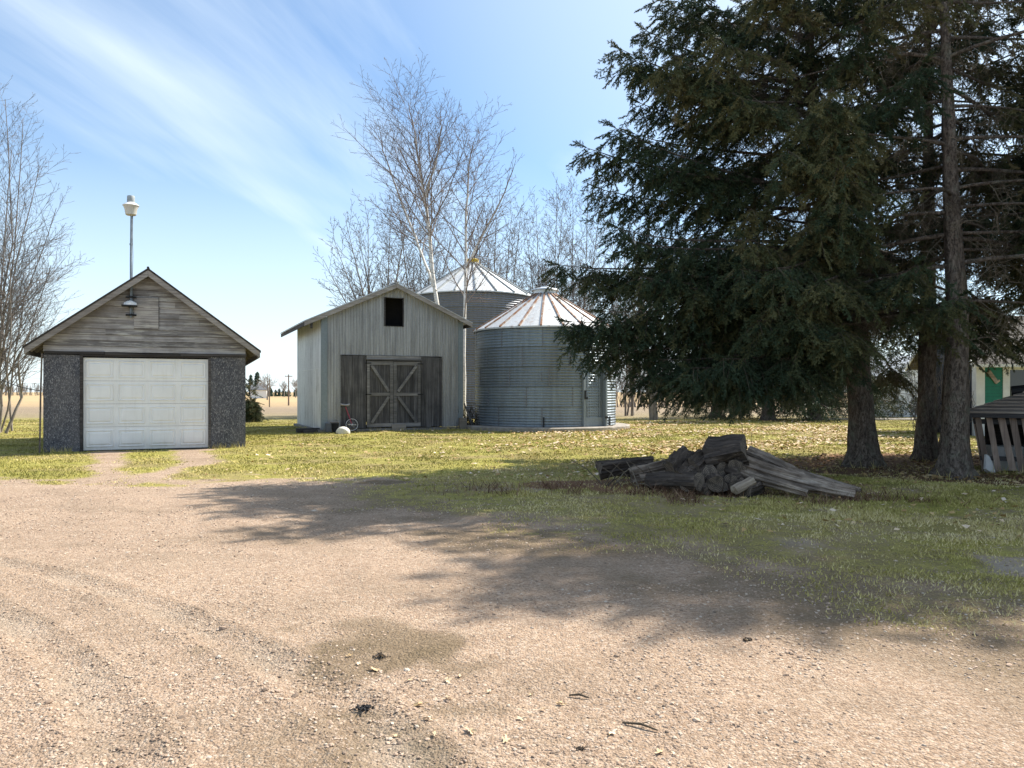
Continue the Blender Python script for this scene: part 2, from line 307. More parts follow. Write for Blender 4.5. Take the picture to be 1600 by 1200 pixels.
class MB:
    """collects boxes, beams, tubes and turned shapes into one mesh"""
    def __init__(s, seed=0): s.v = []; s.f = []; s.r = []; s.mi = []; s.cur = 0; s.rg = random.Random(seed)
    def add(s, vs, fs, rnd=None, mi=None):
        n = len(s.v); rnd = s.rg.random() if rnd is None else rnd
        s.v += [tuple(q) for q in vs]; s.r += [rnd]*len(vs)
        s.f += [tuple(i+n for i in q) for q in fs]; s.mi += [s.cur if mi is None else mi]*len(fs)
        return s
    def box(s, x0, x1, y0, y1, z0, z1, rnd=None):
        vs = [(x, y, z) for z in (z0, z1) for y in (y0, y1) for x in (x0, x1)]
        return s.add(vs, [(0, 2, 3, 1), (4, 5, 7, 6), (0, 1, 5, 4), (2, 6, 7, 3), (0, 4, 6, 2), (1, 3, 7, 5)], rnd)
    def beam(s, p, q, w, h, up=(0, 0, 1), rnd=None):
        p = Vector(p); q = Vector(q); t = (q-p).normalized(); a = t.cross(Vector(up))
        if a.length < 1e-4: a = t.cross(Vector((1, 0, 0)))
        a.normalize(); b = a.cross(t)
        vs = [c+a*i*w/2+b*j*h/2 for c in (p, q) for j in (-1, 1) for i in (-1, 1)]
        return s.add(vs, [(0, 2, 3, 1), (4, 5, 7, 6), (0, 1, 5, 4), (2, 6, 7, 3), (0, 4, 6, 2), (1, 3, 7, 5)], rnd)
    def hexa(s, vs, rnd=None):   # 4 bottom then 4 top points
        return s.add(vs, [(3, 2, 1, 0), (4, 5, 6, 7), (0, 1, 5, 4), (1, 2, 6, 5), (2, 3, 7, 6), (3, 0, 4, 7)], rnd)
    def tube(s, pts, r, n=8, rnd=None, cap=True):
        pts = [Vector(p) for p in pts]; rs = r if isinstance(r, (list, tuple)) else [r]*len(pts); vs = []; fs = []
        t0 = (pts[-1]-pts[0]).normalized() if (pts[-1]-pts[0]).length > 1e-6 else Vector((0, 0, 1))
        ref = Vector((0, 0, 1)) if abs(t0.z) < .8 else Vector((1, 0, 0))
        for i, p in enumerate(pts):
            t = (pts[min(i+1, len(pts)-1)]-pts[max(i-1, 0)]).normalized(); a = t.cross(ref).normalized(); b = t.cross(a)
            for k in range(n):
                w = 2*math.pi*k/n; vs.append(p+(a*math.cos(w)+b*math.sin(w))*rs[i])
        for i in range(len(pts)-1):
            for k in range(n): fs.append((i*n+k, i*n+(k+1) % n, (i+1)*n+(k+1) % n, (i+1)*n+k))
        if cap: fs += [tuple(range(n)), tuple(reversed(range((len(pts)-1)*n, len(pts)*n)))]
        return s.add(vs, fs, rnd)
    def lathe(s, prof, n=32, c=(0, 0, 0), rnd=None, cap=(False, False)):
        vs = [(c[0]+r*math.cos(2*math.pi*k/n), c[1]+r*math.sin(2*math.pi*k/n), c[2]+z) for r, z in prof for k in range(n)]; fs = []
        for i in range(len(prof)-1):
            for k in range(n): fs.append((i*n+k, i*n+(k+1) % n, (i+1)*n+(k+1) % n, (i+1)*n+k))
        if cap[0]: fs.append(tuple(reversed(range(n))))
        if cap[1]: fs.append(tuple(range((len(prof)-1)*n, len(prof)*n)))
        return s.add(vs, fs, rnd)
    def torus(s, c, axis, R, r, n=28, m=8):
        axis = Vector(axis).normalized(); a = axis.orthogonal().normalized(); b = axis.cross(a); c = Vector(c); vs = []; fs = []
        for i in range(n):
            w = 2*math.pi*i/n; d = a*math.cos(w)+b*math.sin(w)
            for j in range(m):
                u = 2*math.pi*j/m; vs.append(c+d*(R+r*math.cos(u))+axis*r*math.sin(u))
        for i in range(n):
            for j in range(m): fs.append((i*m+j, ((i+1) % n)*m+j, ((i+1) % n)*m+(j+1) % m, i*m+(j+1) % m))
        return s.add(vs, fs)
    def build(s, name, mats, parent=None, smooth=False, bevel=0):
        me = bpy.data.meshes.new(name); me.from_pydata(s.v, [], s.f)
        for m in (mats if isinstance(mats, (list, tuple)) else [mats]): me.materials.append(m)
        me.polygons.foreach_set('material_index', s.mi); me.polygons.foreach_set('use_smooth', [smooth]*len(s.f))
        a = me.attributes.new('rnd', 'FLOAT', 'POINT'); a.data.foreach_set('value', s.r)
        bm = bmesh.new(); bm.from_mesh(me); bmesh.ops.recalc_face_normals(bm, faces=bm.faces); bm.to_mesh(me); bm.free()
        me.update(); o = bpy.data.objects.new(name, me); COL.objects.link(o)
        if parent is not None: o.parent = parent
        if bevel:
            b = o.modifiers.new('edge', 'BEVEL'); b.width = bevel; b.segments = 2; b.limit_method = 'ANGLE'
        if smooth and not bevel: me.set_sharp_from_angle(angle=math.radians(40))
        return o

def tag(o, label=None, cat=None, group=None, kind=None):
    for k, v in (('label', label), ('category', cat), ('group', group), ('kind', kind)):
        if v: o[k] = v
    return o
def empty(name, loc, rz=0, label=None, cat=None, group=None):
    o = bpy.data.objects.new(name, None); COL.objects.link(o); o.location = loc; o.rotation_euler = (0, 0, rz)
    o.empty_display_size = .2
    return tag(o, label, cat, group)
def copy_tree(o, parent=None):
    c = o.copy(); COL.objects.link(c); c.parent = parent
    for ch in list(o.children): copy_tree(ch, c)
    return c

# ------------------------------------------------------------------ ground
def gz_far(x, y):
    return -1.25*sst(55, 150, y)+.9*sst(230, 600, y)
YB = np.array([(-40, 12.4), (-4, 12.3), (-2.5, 12.4), (-1.2, 12.0), (0, 10.6), (1, 9.7), (1.5, 9.2), (2.4, 8.2), (4, 6.9), (8, 5.8), (30, 5)])
def segd(x, y, a, b):
    ax, ay = a; bx, by = b; dx, dy = bx-ax, by-ay
    t = np.clip(((x-ax)*dx+(y-ay)*dy)/(dx*dx+dy*dy), 0, 1)
    return np.hypot(x-ax-t*dx, y-ay-t*dy)
def ell(x, y, cx, cy, rx, ry): return np.hypot((x-cx)/rx, (y-cy)/ry)
def masks(x, y):
    n = fbm(x*.8, y*.8, 5, 4)-.5; n2 = fbm(x*2.3, y*2.3, 9, 4)-.5
    yb = np.interp(x, YB[:, 0], YB[:, 1])
    e = y-yb+n*2.2+n2*1.2
    g = sst(-1.3, 1.5, e+n2*1.4)
    sparse = .55*sst(-5.0, -.6, e)*sst(-3.6, -1.4, x+n*2)
    g = g*(1-(1-sst(11.5, 14, y))*(1-sst(.4, .6, fbm(x*1.1+.3*n, y*1.7, 47, 4)))*.62)
    # bare tongue of dirt inside the shade
    g = np.maximum(g, sparse)
    for a, b, w in (((-9.75, 18.6), (-6.7, 12.6), .5), ((-8.1, 19.3), (-6.3, 15.6), .55), ((-6.3, 15.6), (-6.1, 12.6), .35), ((-9.9, 18.2), (-7.5, 19.2), .25)):
        d = segd(x, y, a, b)+n*.5+n2*.35
        g = g*(1-.85*np.exp(-np.clip(d, 0, 9)**2/w**2))
    tr = np.zeros_like(g)
    for (tx, ty, r) in ((6.9, 15, 2.7), (8.8, 16.4, 2.7), (7.5, 13.1, 1.9), (2.2, 11.9, 1.5), (4.4, 12.4, 1.6), (3.2, 11.2, .9), (.8, 11.9, .8), (11.5, 13.4, 2.6)):
        tr = np.maximum(tr, 1-sst(.55, 1.15, ell(x, y, tx, ty, r, r*.72)+n*.9))
    sand = (.62+.9*n2)*(1-sst(.45, 1.25, ell(x, y, 4.25, 6.35, .75, .3)+n2*3.0+n*1.5))
    sand = np.maximum(sand, .3*(1-sst(.6, 1.1, ell(x, y, 2.7, 7.4, .3, .3)+n2*1.2)))
    sand = np.maximum(sand, .25*(1-sst(.6, 1.1, ell(x, y, .3, 11.2, 1.0, .35)+n2*1.2)))
    stain = (.9+1.0*n2)*(1-sst(.5, 1.15, ell(x, y, -.75, 4.25, .55, .34)+n2*3.2+n*1.5))
    stain = np.maximum(stain, (.6+1.0*n2)*(1-sst(.5, 1.15, ell(x, y, -.4, 3.1, .42, .4)+n2*3.6+n*2)))
    stain = np.maximum(stain, .95*(1-sst(.6, 1.1, ell(x, y, -2.05, 12.35, .62, .3)+n2*1.0)))
    stain = np.maximum(stain, .8*(1-sst(.55, 1.1, ell(x, y, -.72, 3.45, .12, .05)+n2*.8)))
    stain2 = .75*sst(-5.2, -3.2, e)*(1-sst(.2, 1.2, e))*sst(-3.4, -1.2, x+n*3)*sst(-.32, .1, n+.6*n2)
    for off in (-.14, .14, .95, 1.25):
        c = -.35-.6*(y-2.9)-.138*(y-2.9)**2-off; stain = np.maximum(stain, np.clip(.14+.5*n2, 0, .3)*np.exp(-((x-c-.06)/.07)**2)*sst(1.2, 2.5, y)*(1-sst(6.5, 10, y)))
    for off in (0, 1.1):
        c = -.35-.6*(y-2.9)-.138*(y-2.9)**2-off; sand = np.maximum(sand, np.clip(.16+.9*n2+.5*n, 0, .3)*np.exp(-((x-c)/.16)**2)*(1-sst(7, 10, y)))
    g = g*(1-sand*.85)*(1-stain*.8); stain = np.maximum(stain, stain2)
    fld = sst(36, 46, y+n*8+n2*5)
    stain = np.clip(stain, 0, 1)
    return np.clip(g, 0, 1), np.clip(tr, 0, 1), np.clip(sand, 0, 1), np.clip(stain, 0, 1), fld
def gz(x, y):
    x = np.asarray(x, float); y = np.asarray(y, float)
    fade = 1-sst(25, 45, y)
    z = (fbm(x*.5, y*.5, 31, 3)-.5)*.07*fade+(fbm(x*4, y*4, 33, 3)-.5)*.022*fade+(vnoise(x*11, y*11, 35)-.5)*.008*fade
    # wheel ruts curving through the gravel
    for off, dep in ((0, .022), (1.1, .022)):
        c = -.35-.6*(y-2.9)-.138*(y-2.9)**2-off
        q = (x-c)/.17; z = z-dep*(np.exp(-q**2)*(.75+.25*np.sin(y*60+x*25))-.6*np.exp(-(np.abs(q)-1.35)**2*6))*(1-sst(7, 10, y))
    return z+gz_far(x, y)

def build_ground():
    def axis(dense, lo, hi, step, far, k=1.09, s0=None):
        a = list(np.arange(lo, hi+1e-6, step)); s = step; v = hi
        while v < far: s *= k; v += s; a.append(v)
        return a
    xs_r = axis(None, 0, 10, .05, 1500, 1.08); xs = np.array([-q for q in reversed(xs_r[1:])]+xs_r)
    ys = list(np.arange(-6, 1.6, .3))+list(np.arange(1.6, 10, .045))+list(np.arange(10, 16, .07))+list(np.arange(16, 46, .2)); v = ys[-1]; s = .2
    while v < 2600: s *= 1.07; v += s; ys.append(v)
    ys = np.array(ys); X, Y = np.meshgrid(xs, ys); X = X.ravel(); Y = Y.ravel(); nx, ny = len(xs), len(ys)
    g, l, sd, st, fl = masks(X, Y); Z = gz(X, Y)
    V = np.stack([X, Y, Z], 1)
    i = np.arange(nx-1)[None, :]+np.arange(ny-1)[:, None]*nx
    F = np.stack([i, i+1, i+1+nx, i+nx], -1).reshape(-1, 4)
    fc = F[:, 0]; isf = fl[fc] > .5; isl = (g[fc] > .46) & ~isf
    for nm, sel in (('gravel_driveway', ~isf & ~isl), ('lawn', isl), ('field', isf)):
        f = F[sel]; u, inv = np.unique(f, return_inverse=True); f = inv.reshape(-1, 4)
        o = np_mesh(nm, V[u], [f], MAT['ground'], None, dict(grass=g[u], litter=l[u], sand=sd[u], stain=st[u], field=fl[u]), True)
        tag(o, kind='structure')

def scatter_xy(rng, n, ylo, yhi, xmul=.76, power=2.0):
    """points with density falling with distance, within the wedge the yard is seen through"""
    u = rng.random(n)
    if power == 1: y = ylo*(yhi/ylo)**u
    else: y = (ylo**(2-power)+(yhi**(2-power)-ylo**(2-power))*u)**(1/(2-power)) if power != 2 else ylo*(yhi/ylo)**u
    x = (rng.random(n)*2-1)*(y*xmul+.3)
    return x, y

def build_cover():
    rng = np.random.default_rng(3)
    # grass
    parts = []
    x1, y1 = scatter_xy(rng, 430000, 4.2, 40, .74, 1.2)
    x2, y2 = rng.random(90000)*10, 4.2+rng.random(90000)**.8*8.8
    x = np.concatenate([x1, x2]); y = np.concatenate([y1, y2])
    g, l, sd, st, fl = masks(x, y); cl = fbm(x*1.7, y*1.7, 61, 3)
    keep = rng.random(len(x)) < np.clip((g-.2)*1.4, 0, 1)*np.where(y < 12, .75, 1.0)*(1-.85*l)*(.15+1.35*sst(.3, .62, cl))
    for (ux, uy, w, d, a) in BUILT:
        c, s = math.cos(a), math.sin(a); lx = (x-ux)*c+(y-uy)*s; ly = -(x-ux)*s+(y-uy)*c
        keep &= ~((lx > -.02) & (lx < w+.02) & (ly > -.02) & (ly < d+.02))
    keep &= np.hypot(x-1.33, y-30.9) > 3.4
    x, y, g, cl = x[keep], y[keep], g[keep], cl[keep]; n = len(x)
    h = (.018+.034*rng.random(n))*(.5+.5*g)*(.7+.6*cl)*(1-.008*y); w = (.0022+.0032*rng.random(n))*(1+.1*y)
    a = rng.random(n)*6.283; la = rng.random(n)*6.283; ln = h*(.2+.9*rng.random(n)); z = gz(x, y)-.004
    b0 = np.stack([x-np.cos(a)*w, y-np.sin(a)*w, z], 1); b1 = np.stack([x+np.cos(a)*w, y+np.sin(a)*w, z], 1)
    tp = np.stack([x+np.cos(la)*ln, y+np.sin(la)*ln, z+h], 1)
    V = np.stack([b0, b1, tp], 1).reshape(-1, 3); F = np.arange(3*n).reshape(-1, 3)
    dry = fbm(x*.6, y*.6, 71, 4); dry = dry+.34*(y < 13)*vnoise(x*1.3, y*2.1, 77); r = np.clip(.42*rng.random(n)+1.1*(dry-.25)+.15*(1-g)+.12*(rng.random(n) > .85), 0, 1)
    tag(np_mesh('grass', V, [F], MAT['grass'], None, dict(rnd=np.repeat(r, 3))), 'short patchy green and straw coloured spring grass on the lawn', 'grass', kind='stuff')
    # pebbles
    x1, y1 = scatter_xy(rng, 80000, 2.2, 13, .72, 2)
    g, l, sd, st, fl = masks(x1, y1); cl = fbm(x1*1.1, y1*1.1, 81, 3)
    keep = rng.random(len(x1)) < (1-g)*(.08+1.25*sst(.36, .68, cl))*(1-.5*st); x, y = x1[keep], y1[keep]; n = len(x)
    ph = (1+5**.5)/2; ico = np.array([(-1, ph, 0), (1, ph, 0), (-1, -ph, 0), (1, -ph, 0), (0, -1, ph), (0, 1, ph), (0, -1, -ph), (0, 1, -ph), (ph, 0, -1), (ph, 0, 1), (-ph, 0, -1), (-ph, 0, 1)])/1.9
    fi = np.array([(0, 11, 5), (0, 5, 1), (0, 1, 7), (0, 7, 10), (0, 10, 11), (1, 5, 9), (5, 11, 4), (11, 10, 2), (10, 7, 6), (7, 1, 8), (3, 9, 4), (3, 4, 2), (3, 2, 6), (3, 6, 8), (3, 8, 9), (4, 9, 5), (2, 4, 11), (6, 2, 10), (8, 6, 7), (9, 8, 1)])
    s = (.0022+.0055*rng.random(n)**4+.009*(rng.random(n) > .9988))*(1+.09*y); P = ico[None]*(1+.5*(rng.random((n, 12, 1))-.5))
    P = P*np.stack([1+.6*rng.random(n), .8+.4*rng.random(n), .5+.25*rng.random(n)], 1)[:, None]
    a = rng.random(n)*6.283; c, sn = np.cos(a)[:, None], np.sin(a)[:, None]
    P = np.stack([P[..., 0]*c-P[..., 1]*sn, P[..., 0]*sn+P[..., 1]*c, P[..., 2]], -1)*s[:, None, None]
    P += np.stack([x, y, gz(x, y)+s*.1], 1)[:, None]
    F = (fi[None]+np.arange(n)[:, None, None]*12).reshape(-1, 3)
    tag(np_mesh('gravel', P.reshape(-1, 3), [F], MAT['pebble'], None, dict(rnd=np.repeat(rng.random(n)*.85+.1*rng.random(n), 12))), 'loose pinkish tan pebbles scattered over the driveway', 'gravel', kind='stuff')
    # fallen leaves on the lawn and under the trees
    x1 = rng.random(52000)*20-6; y1 = 12.5+rng.random(52000)*25
    cl = fbm(x1*.55, y1*.55, 91, 4); g, l, sd, st, fl = masks(x1, y1)
    wz = sst(-2.5, 3.5, x1-.12*(y1-20))*sst(.4, .62, cl+.12*l)+.06
    keep = rng.random(len(x1)) < np.clip(wz*.55+.3*l, 0, 1); keep &= np.hypot(x1-1.33, y1-30.9) > 3.4
    for (ux, uy, w, d, a) in BUILT:
        c, s_ = math.cos(a), math.sin(a); lx = (x1-ux)*c+(y1-uy)*s_; ly = -(x1-ux)*s_+(y1-uy)*c
        keep &= ~((lx > -.02) & (lx < w+.02) & (ly > -.02) & (ly < d+.02))
    x = np.concatenate([x1[keep], rng.random(260)*6+2.2]); y = np.concatenate([y1[keep], 7.6+rng.random(260)*5]); n = len(x)
    s = (.02+.036*rng.random(n))*(1+.3*(y > 16)); a = rng.random(n)*6.283; t = (rng.random((n, 4))-.3)*.9
    q = np.array([(-1, 0), (0, .6), (1.1, 0), (0, -.6)])
    P = np.stack([q[None, :, 0]*np.cos(a)[:, None]-q[None, :, 1]*np.sin(a)[:, None], q[None, :, 0]*np.sin(a)[:, None]+q[None, :, 1]*np.cos(a)[:, None], t], -1)*s[:, None, None]
    P += np.stack([x, y, gz(x, y)+.03], 1)[:, None]
    F = np.arange(4*n).reshape(-1, 4)
    F3 = np.concatenate([F[:, [0, 1, 3]], F[:, [1, 2, 3]]])
    r = np.clip(.25+.75*rng.random(n)-.25*masks(x, y)[1], 0, 1)
    tag(np_mesh('fallen_leaves', P.reshape(-1, 3), [F3], MAT['leaf'], None, dict(rnd=np.repeat(r, 4))), 'dry tan leaves strewn over the lawn and under the spruces', 'leaves', kind='stuff')
    # brown dead weeds in front of the log pile
    n = 7000; x = np.concatenate([rng.normal(1.2, 1.0, n//2), rng.normal(2.6, .9, n//4), rng.normal(4.4, .9, n//4)])
    y = np.concatenate([rng.normal(11.25, .35, n//2), rng.normal(10.35, .25, n//4), rng.normal(10.4, .3, n//4)]); n = len(x)
    cl = fbm(x*2.2, y*2.2, 97, 3); k = rng.random(n) < sst(.38, .65, cl); x, y = x[k], y[k]; n = len(x)
    h = .05+.16*rng.random(n)**2; w = .003+.004*rng.random(n); a = rng.random(n)*6.283; la = rng.random(n)*6.283; ln = h*(.2+1.1*rng.random(n)); z = gz(x, y)-.01
    b0 = np.stack([x-np.cos(a)*w, y-np.sin(a)*w, z], 1); b1 = np.stack([x+np.cos(a)*w, y+np.sin(a)*w, z], 1); tp = np.stack([x+np.cos(la)*ln, y+np.sin(la)*ln, z+h], 1)
    V = np.stack([b0, b1, tp], 1).reshape(-1, 3)
    tag(np_mesh('dead_weeds', V, [np.arange(3*n).reshape(-1, 3)], MAT['weed'], None, dict(rnd=np.repeat(rng.random(n), 3))), 'reddish brown dead weeds in front of the log pile', 'weeds', kind='stuff')
    # taller straw left standing along the walls
    def edge(p, q, m, sd=.05):
        t = rng.random(m); return p[0]+(q[0]-p[0])*t+rng.normal(0, sd, m), p[1]+(q[1]-p[1])*t+rng.normal(0, sd, m)
    xs, ys = [], []
    def wl(x0, y0, a, u, v): c, s = math.cos(a), math.sin(a); return (x0+u*c-v*s, y0+u*s+v*c)
    for (b, u0, v0, u1, v1, m) in ((0, -.1, -.08, .75, -.08, 260), (0, 3.75, -.08, 4.6, -.08, 260), (0, -.08, 0, -.08, 5, 300), (1, -.1, -.22, 5.5, -.22, 700), (1, -.2, 0, -.2, 5.7, 400)):
        ux, uy, w, d, a = BUILT[b]; x, y = edge(wl(ux, uy, a, u0, v0), wl(ux, uy, a, u1, v1), m); xs.append(x); ys.append(y)
    th = rng.random(500)*3.6-3.4; xs.append(1.33+3.43*np.cos(th)); ys.append(30.9+3.43*np.sin(th))
    x, y = edge((8.5, 14.0), (10.3, 12.9), 300, .07); xs.append(x); ys.append(y)
    for (tx, ty, r) in ((6.875, 15, .38), (8.84, 16.4, .3), (7.53, 13.1, .32)): th = rng.random(160)*6.28; xs.append(tx+r*np.cos(th)*(1+.3*rng.random(160))); ys.append(ty+r*np.sin(th)*(1+.3*rng.random(160)))
    x = np.concatenate(xs); y = np.concatenate(ys); n = len(x); cl = fbm(x*2.6, y*2.6, 99, 3); k = rng.random(n) < sst(.3, .6, cl); x, y = x[k], y[k]; n = len(x)
    h = .04+.17*rng.random(n)**2; w = .004+.004*rng.random(n); a = rng.random(n)*6.283; la = rng.random(n)*6.283; ln = h*(.1+.7*rng.random(n)); z = gz(x, y)-.01
    b0 = np.stack([x-np.cos(a)*w, y-np.sin(a)*w, z], 1); b1 = np.stack([x+np.cos(a)*w, y+np.sin(a)*w, z], 1); tp = np.stack([x+np.cos(la)*ln, y+np.sin(la)*ln, z+h], 1)
    tag(np_mesh('straw_grass', np.stack([b0, b1, tp], 1).reshape(-1, 3), [np.arange(3*n).reshape(-1, 3)], MAT['grass'], None, dict(rnd=np.repeat(.55+.45*rng.random(n), 3))), 'taller straw coloured grass along the walls and trunks', 'grass', kind='stuff')

# ------------------------------------------------------------------ buildings
GA = math.radians(22); SA = math.radians(24)
BUILT = [(-11.17, 18.3, 4.56, 7.0, GA), (-6.83, 27.6, 5.36, 5.78, SA)]

def slab(mb, pts, th, uvs=None):
    """thick sheet: four corners of the top face, thickness straight down"""
    p = [Vector(q) for q in pts]; mb.hexa([q-Vector((0, 0, th)) for q in p]+p)

def build_garage():
    w, dep = 4.56, 7.0
    G = empty('garage', (-11.17, 18.3, 0), GA, 'small gabled garage with dark speckled siding and a white overhead door', 'garage')
    xa, za, sl = w/2, 4.42, .75
    def zr(x): return za-sl*abs(x-xa)
    m = MB(1); m.box(0, .77, 0, .12, -.1, 2.34); m.box(3.72, w, 0, .12, -.1, 2.34)
    m.box(0, .12, .12, dep, -.1, 2.72); m.box(w-.12, w, .12, dep, -.1, 2.72); m.box(.12, w-.12, dep-.12, dep, -.1, 2.72)
    m.build('wall', MAT['flake'], G)
    # gable: individual lapped boards
    m = MB(2); z = 2.42; bh = .142; rg = random.Random(4)
    while z < za-.12:
        z1 = min(z+bh-.004, za-.06); x0 = max(.0, xa-(za-.05-z1)/sl); x1 = min(w, xa+(za-.05-z1)/sl)
        a0 = max(.0, xa-(za-.05-z)/sl); a1 = min(w, xa+(za-.05-z)/sl)
        cuts = [a0]+sorted(rg.uniform(a0+.3, a1-.3) for _ in range(1 if a1-a0 > 1.4 else 0))+[a1]
        for c0, c1 in zip(cuts, cuts[1:]):
            t0 = x0 if c0 == a0 else c0; t1 = x1 if c1 == a1 else c1; j = rg.uniform(-.004, .004)
            if t1-t0 < .02: t0 = t1 = (t0+t1)/2
            m.hexa([(c0+.001, -.024+j, z), (c1-.001, -.024+j, z), (c1-.001, .06, z), (c0+.001, .06, z), (t0+.001, -.006+j, z1), (t1-.001, -.006+j, z1), (t1-.001, .06, z1), (t0+.001, .06, z1)])
        z += bh
    m.build('gable_siding', MAT['gable'], G)
    m = MB(3); m.add([(0, dep-.05, 2.4), (w, dep-.05, 2.4), (xa, dep-.05, za-.06)], [(0, 1, 2)]); m.build('rear_gable', MAT['gable'], G)
    # hatch in the gable
    m = MB(5)
    hx0, hx1, hz0, hz1 = 1.95, 2.5, 3.02, 3.78
    for i in range(5): zz0 = hz0+i*(hz1-hz0)/5; m.box(hx0, hx1, -.04, -.026, zz0+.002, zz0+(hz1-hz0)/5-.002)
    h = m.build('loft_hatch', MAT['gable'], G)
    m = MB(6); m.box(hx1, hx1+.01, -.042, -.02, hz0, hz1); m.box(hx0, hx1+.01, -.042, -.02, hz1, hz1+.009); m.box(hx0, hx1, -.042, -.02, hz0-.009, hz0)
    m.build('hatch_edge', MAT['darktrim'], h)
    # trim band above the door and jambs
    m = MB(7); m.box(.02, 1.3, -.05, .04, 2.36, 2.425); m.box(1.31, 3.0, -.045, .04, 2.352, 2.4); m.box(3.01, w+.02, -.055, .04, 2.355, 2.42)
    m.build('lintel_trim', MAT['darktrim'], G)
    m = MB(8); m.box(.77, .83, -.02, .14, -.05, 2.31); m.box(3.66, 3.72, -.02, .14, -.05, 2.31); m.box(.77, 3.72, -.018, .14, 2.31, 2.35)
    m.build('door_frame', MAT['darktrim'], G)
    # sectional overhead door
    D = MB(9); x0, x1 = .835, 3.655; H = 2.28; n = 4
    for r in range(n):
        z0 = .02+r*(H-.02)/n; z1 = .02+(r+1)*(H-.02)/n
        D.box(x0, x1, .06, .1, z0+.003, z1-.003, .5)
        for c in range(4):
            pw = (x1-x0)/4; a0 = x0+c*pw+.085; a1 = x0+(c+1)*pw-.085; b0 = z0+.105; b1 = z1-.105
            def ring(d, y): return [(a0+d, y, b0+d), (a1-d, y, b0+d), (a1-d, y, b1-d), (a0+d, y, b1-d)]
            rings = [ring(-.034, .0599), ring(-.022, .042), ring(-.01, .042), ring(.002, .062), ring(.016, .062), ring(.05, .042)]
            vs = [p for q in rings for p in q]; fs = []
            for i in range(len(rings)-1):
                for k in range(4): fs.append((i*4+k, i*4+(k+1) % 4, (i+1)*4+(k+1) % 4, (i+1)*4+k))
            k = (len(rings)-1)*4; fs.append((k, k+1, k+2, k+3)); D.add(vs, fs, .5)
    dd = D.build('garage_door', MAT['whitedoor'], G)
    m = MB(10); m.box(x0, x1, .055, .105, -.03, .019); m.build('door_seal', MAT['rubber'], dd)
    # roof
    m = MB(11); ov, fo = .36, .34
    for sgn in (-1, 1):
        ex = xa+sgn*(w/2+ov); ez = za-sl*(w/2+ov)
        A = [(xa, -fo, za+.07), (ex, -fo, ez+.07), (ex, dep+.2, ez+.07), (xa, dep+.2, za+.07)]
        slab(m, A if sgn > 0 else A[::-1], .05)
    m.tube([(xa, -fo-.01, za+.075), (xa, dep+.2, za+.075)], .03, 6)
    m.build('roof', MAT['shingle'], G)
    m = MB(12)
    for sgn in (-1, 1):
        ex = xa+sgn*(w/2+ov-.02); ez = za-sl*(w/2+ov-.02)
        p0 = Vector((xa+sgn*.002, -fo+.02, za+.015)); p1 = Vector((ex, -fo+.02, ez+.015)); dn = Vector((0, 0, -.15))
        for k, (y0, y1, dz) in enumerate(((-fo+.012, -fo+.045, 0),)):
            a = [Vector((p0.x, y0, p0.z)), Vector((p1.x, y0, p1.z)), Vector((p1.x, y1, p1.z)), Vector((p0.x, y1, p0.z))]
            m.hexa([q+dn for q in a]+a)
    m.build('barge_board', MAT['barge'], G)
    for sgn in (-1, 1):   # eave fascia and rafter ends
        m = MB(13)
        ex = xa+sgn*(w/2+ov-.05); ez = za-sl*(w/2+ov-.05)
        m.box(ex-.012, ex+.012, -fo+.05, dep+.15, ez-.16, ez+.0)
        for y in np.arange(.1, dep, .6):
            xw = xa+sgn*(w/2+.0); m.beam((xw, y, zr(xw)-.03), (ex-sgn*.02, y, ez-.045), .045, .1)
        for q in (0.0, 1.0, 2.0):
            xx = xa+sgn*(.35+q*.85); m.box(xx-.03, xx+.03, -fo+.05, -.02, zr(xx)-.09, zr(xx)-.005)
        m.build('eave_trim', MAT['barge'], G)
    m = MB(14)
    for sgn in (-1, 1):
        A = [Vector((xa+sgn*.02, .062, za-.06)), Vector((xa+sgn*(w/2), .062, zr(0)-.06)), Vector((xa+sgn*(w/2), dep-.13, zr(0)-.06)), Vector((xa+sgn*.02, dep-.13, za-.06))]
        m.add(A, [(0, 1, 2, 3)])
    m.build('roof_lining', MAT['darktrim'], G)
    # yard light
    c, s = math.cos(GA), math.sin(GA)
    def gl(x, y, z): return (-11.17+x*c-y*s, 18.3+x*s+y*c, z)
    Lr = empty('yard_light', gl(1.885, -.1, 3.28), GA, 'tall yard lamp with pale lens on a thin pipe rising past the garage gable', 'yard lamp')
    m = MB(15); m.tube([(0, 0, .0), (0, 0, 1.4), (.012, 0, 2.55)], .026, 10); m.tube([(.035, 0, .1), (.033, 0, 1.0), (.045, .01, 1.5), (.035, 0, 2.0), (.042, 0, 2.5)], .007, 6)
    m.tube([(0, 0, 1.78), (0, 0, 1.82)], .034, 10); m.build('pole', MAT['pipe'], Lr, True)
    hd = MB(16).lathe([(.03, 2.5), (.1, 2.51), (.125, 2.53), (.145, 2.66), (.178, 2.74), (.17, 2.755)], 28).build('refractor', MAT['lens'], Lr, True)
    rm = MB(17).lathe([(.185, 2.74), (.192, 2.75), (.18, 2.765), (.14, 2.795), (.1, 2.82), (.085, 2.83)], 28).build('lamp_hood', MAT['lampwhite'], Lr, True)
    MB(18).lathe([(.085, 2.82), (.09, 2.83), (.088, 2.97), (.08, 2.99), (.0, 2.995)], 20).build('photocell_cap', MAT['lampgrey'], Lr, True)
    m = MB(19)
    for z in (.06, .5): MB(19).box(-.12, .12, .03, .07, z-.02, z+.02).box(-.045, .045, -.035, .035, z-.025, z+.025).build('bracket', MAT['black'], Lr)
    F = empty('flood_light', gl(1.86, -.2, 3.55), GA, 'small ribbed white lamp on a black bracket under the garage roof peak', 'wall lamp')
    m = MB(20); n = 16; vs = []; fs = []
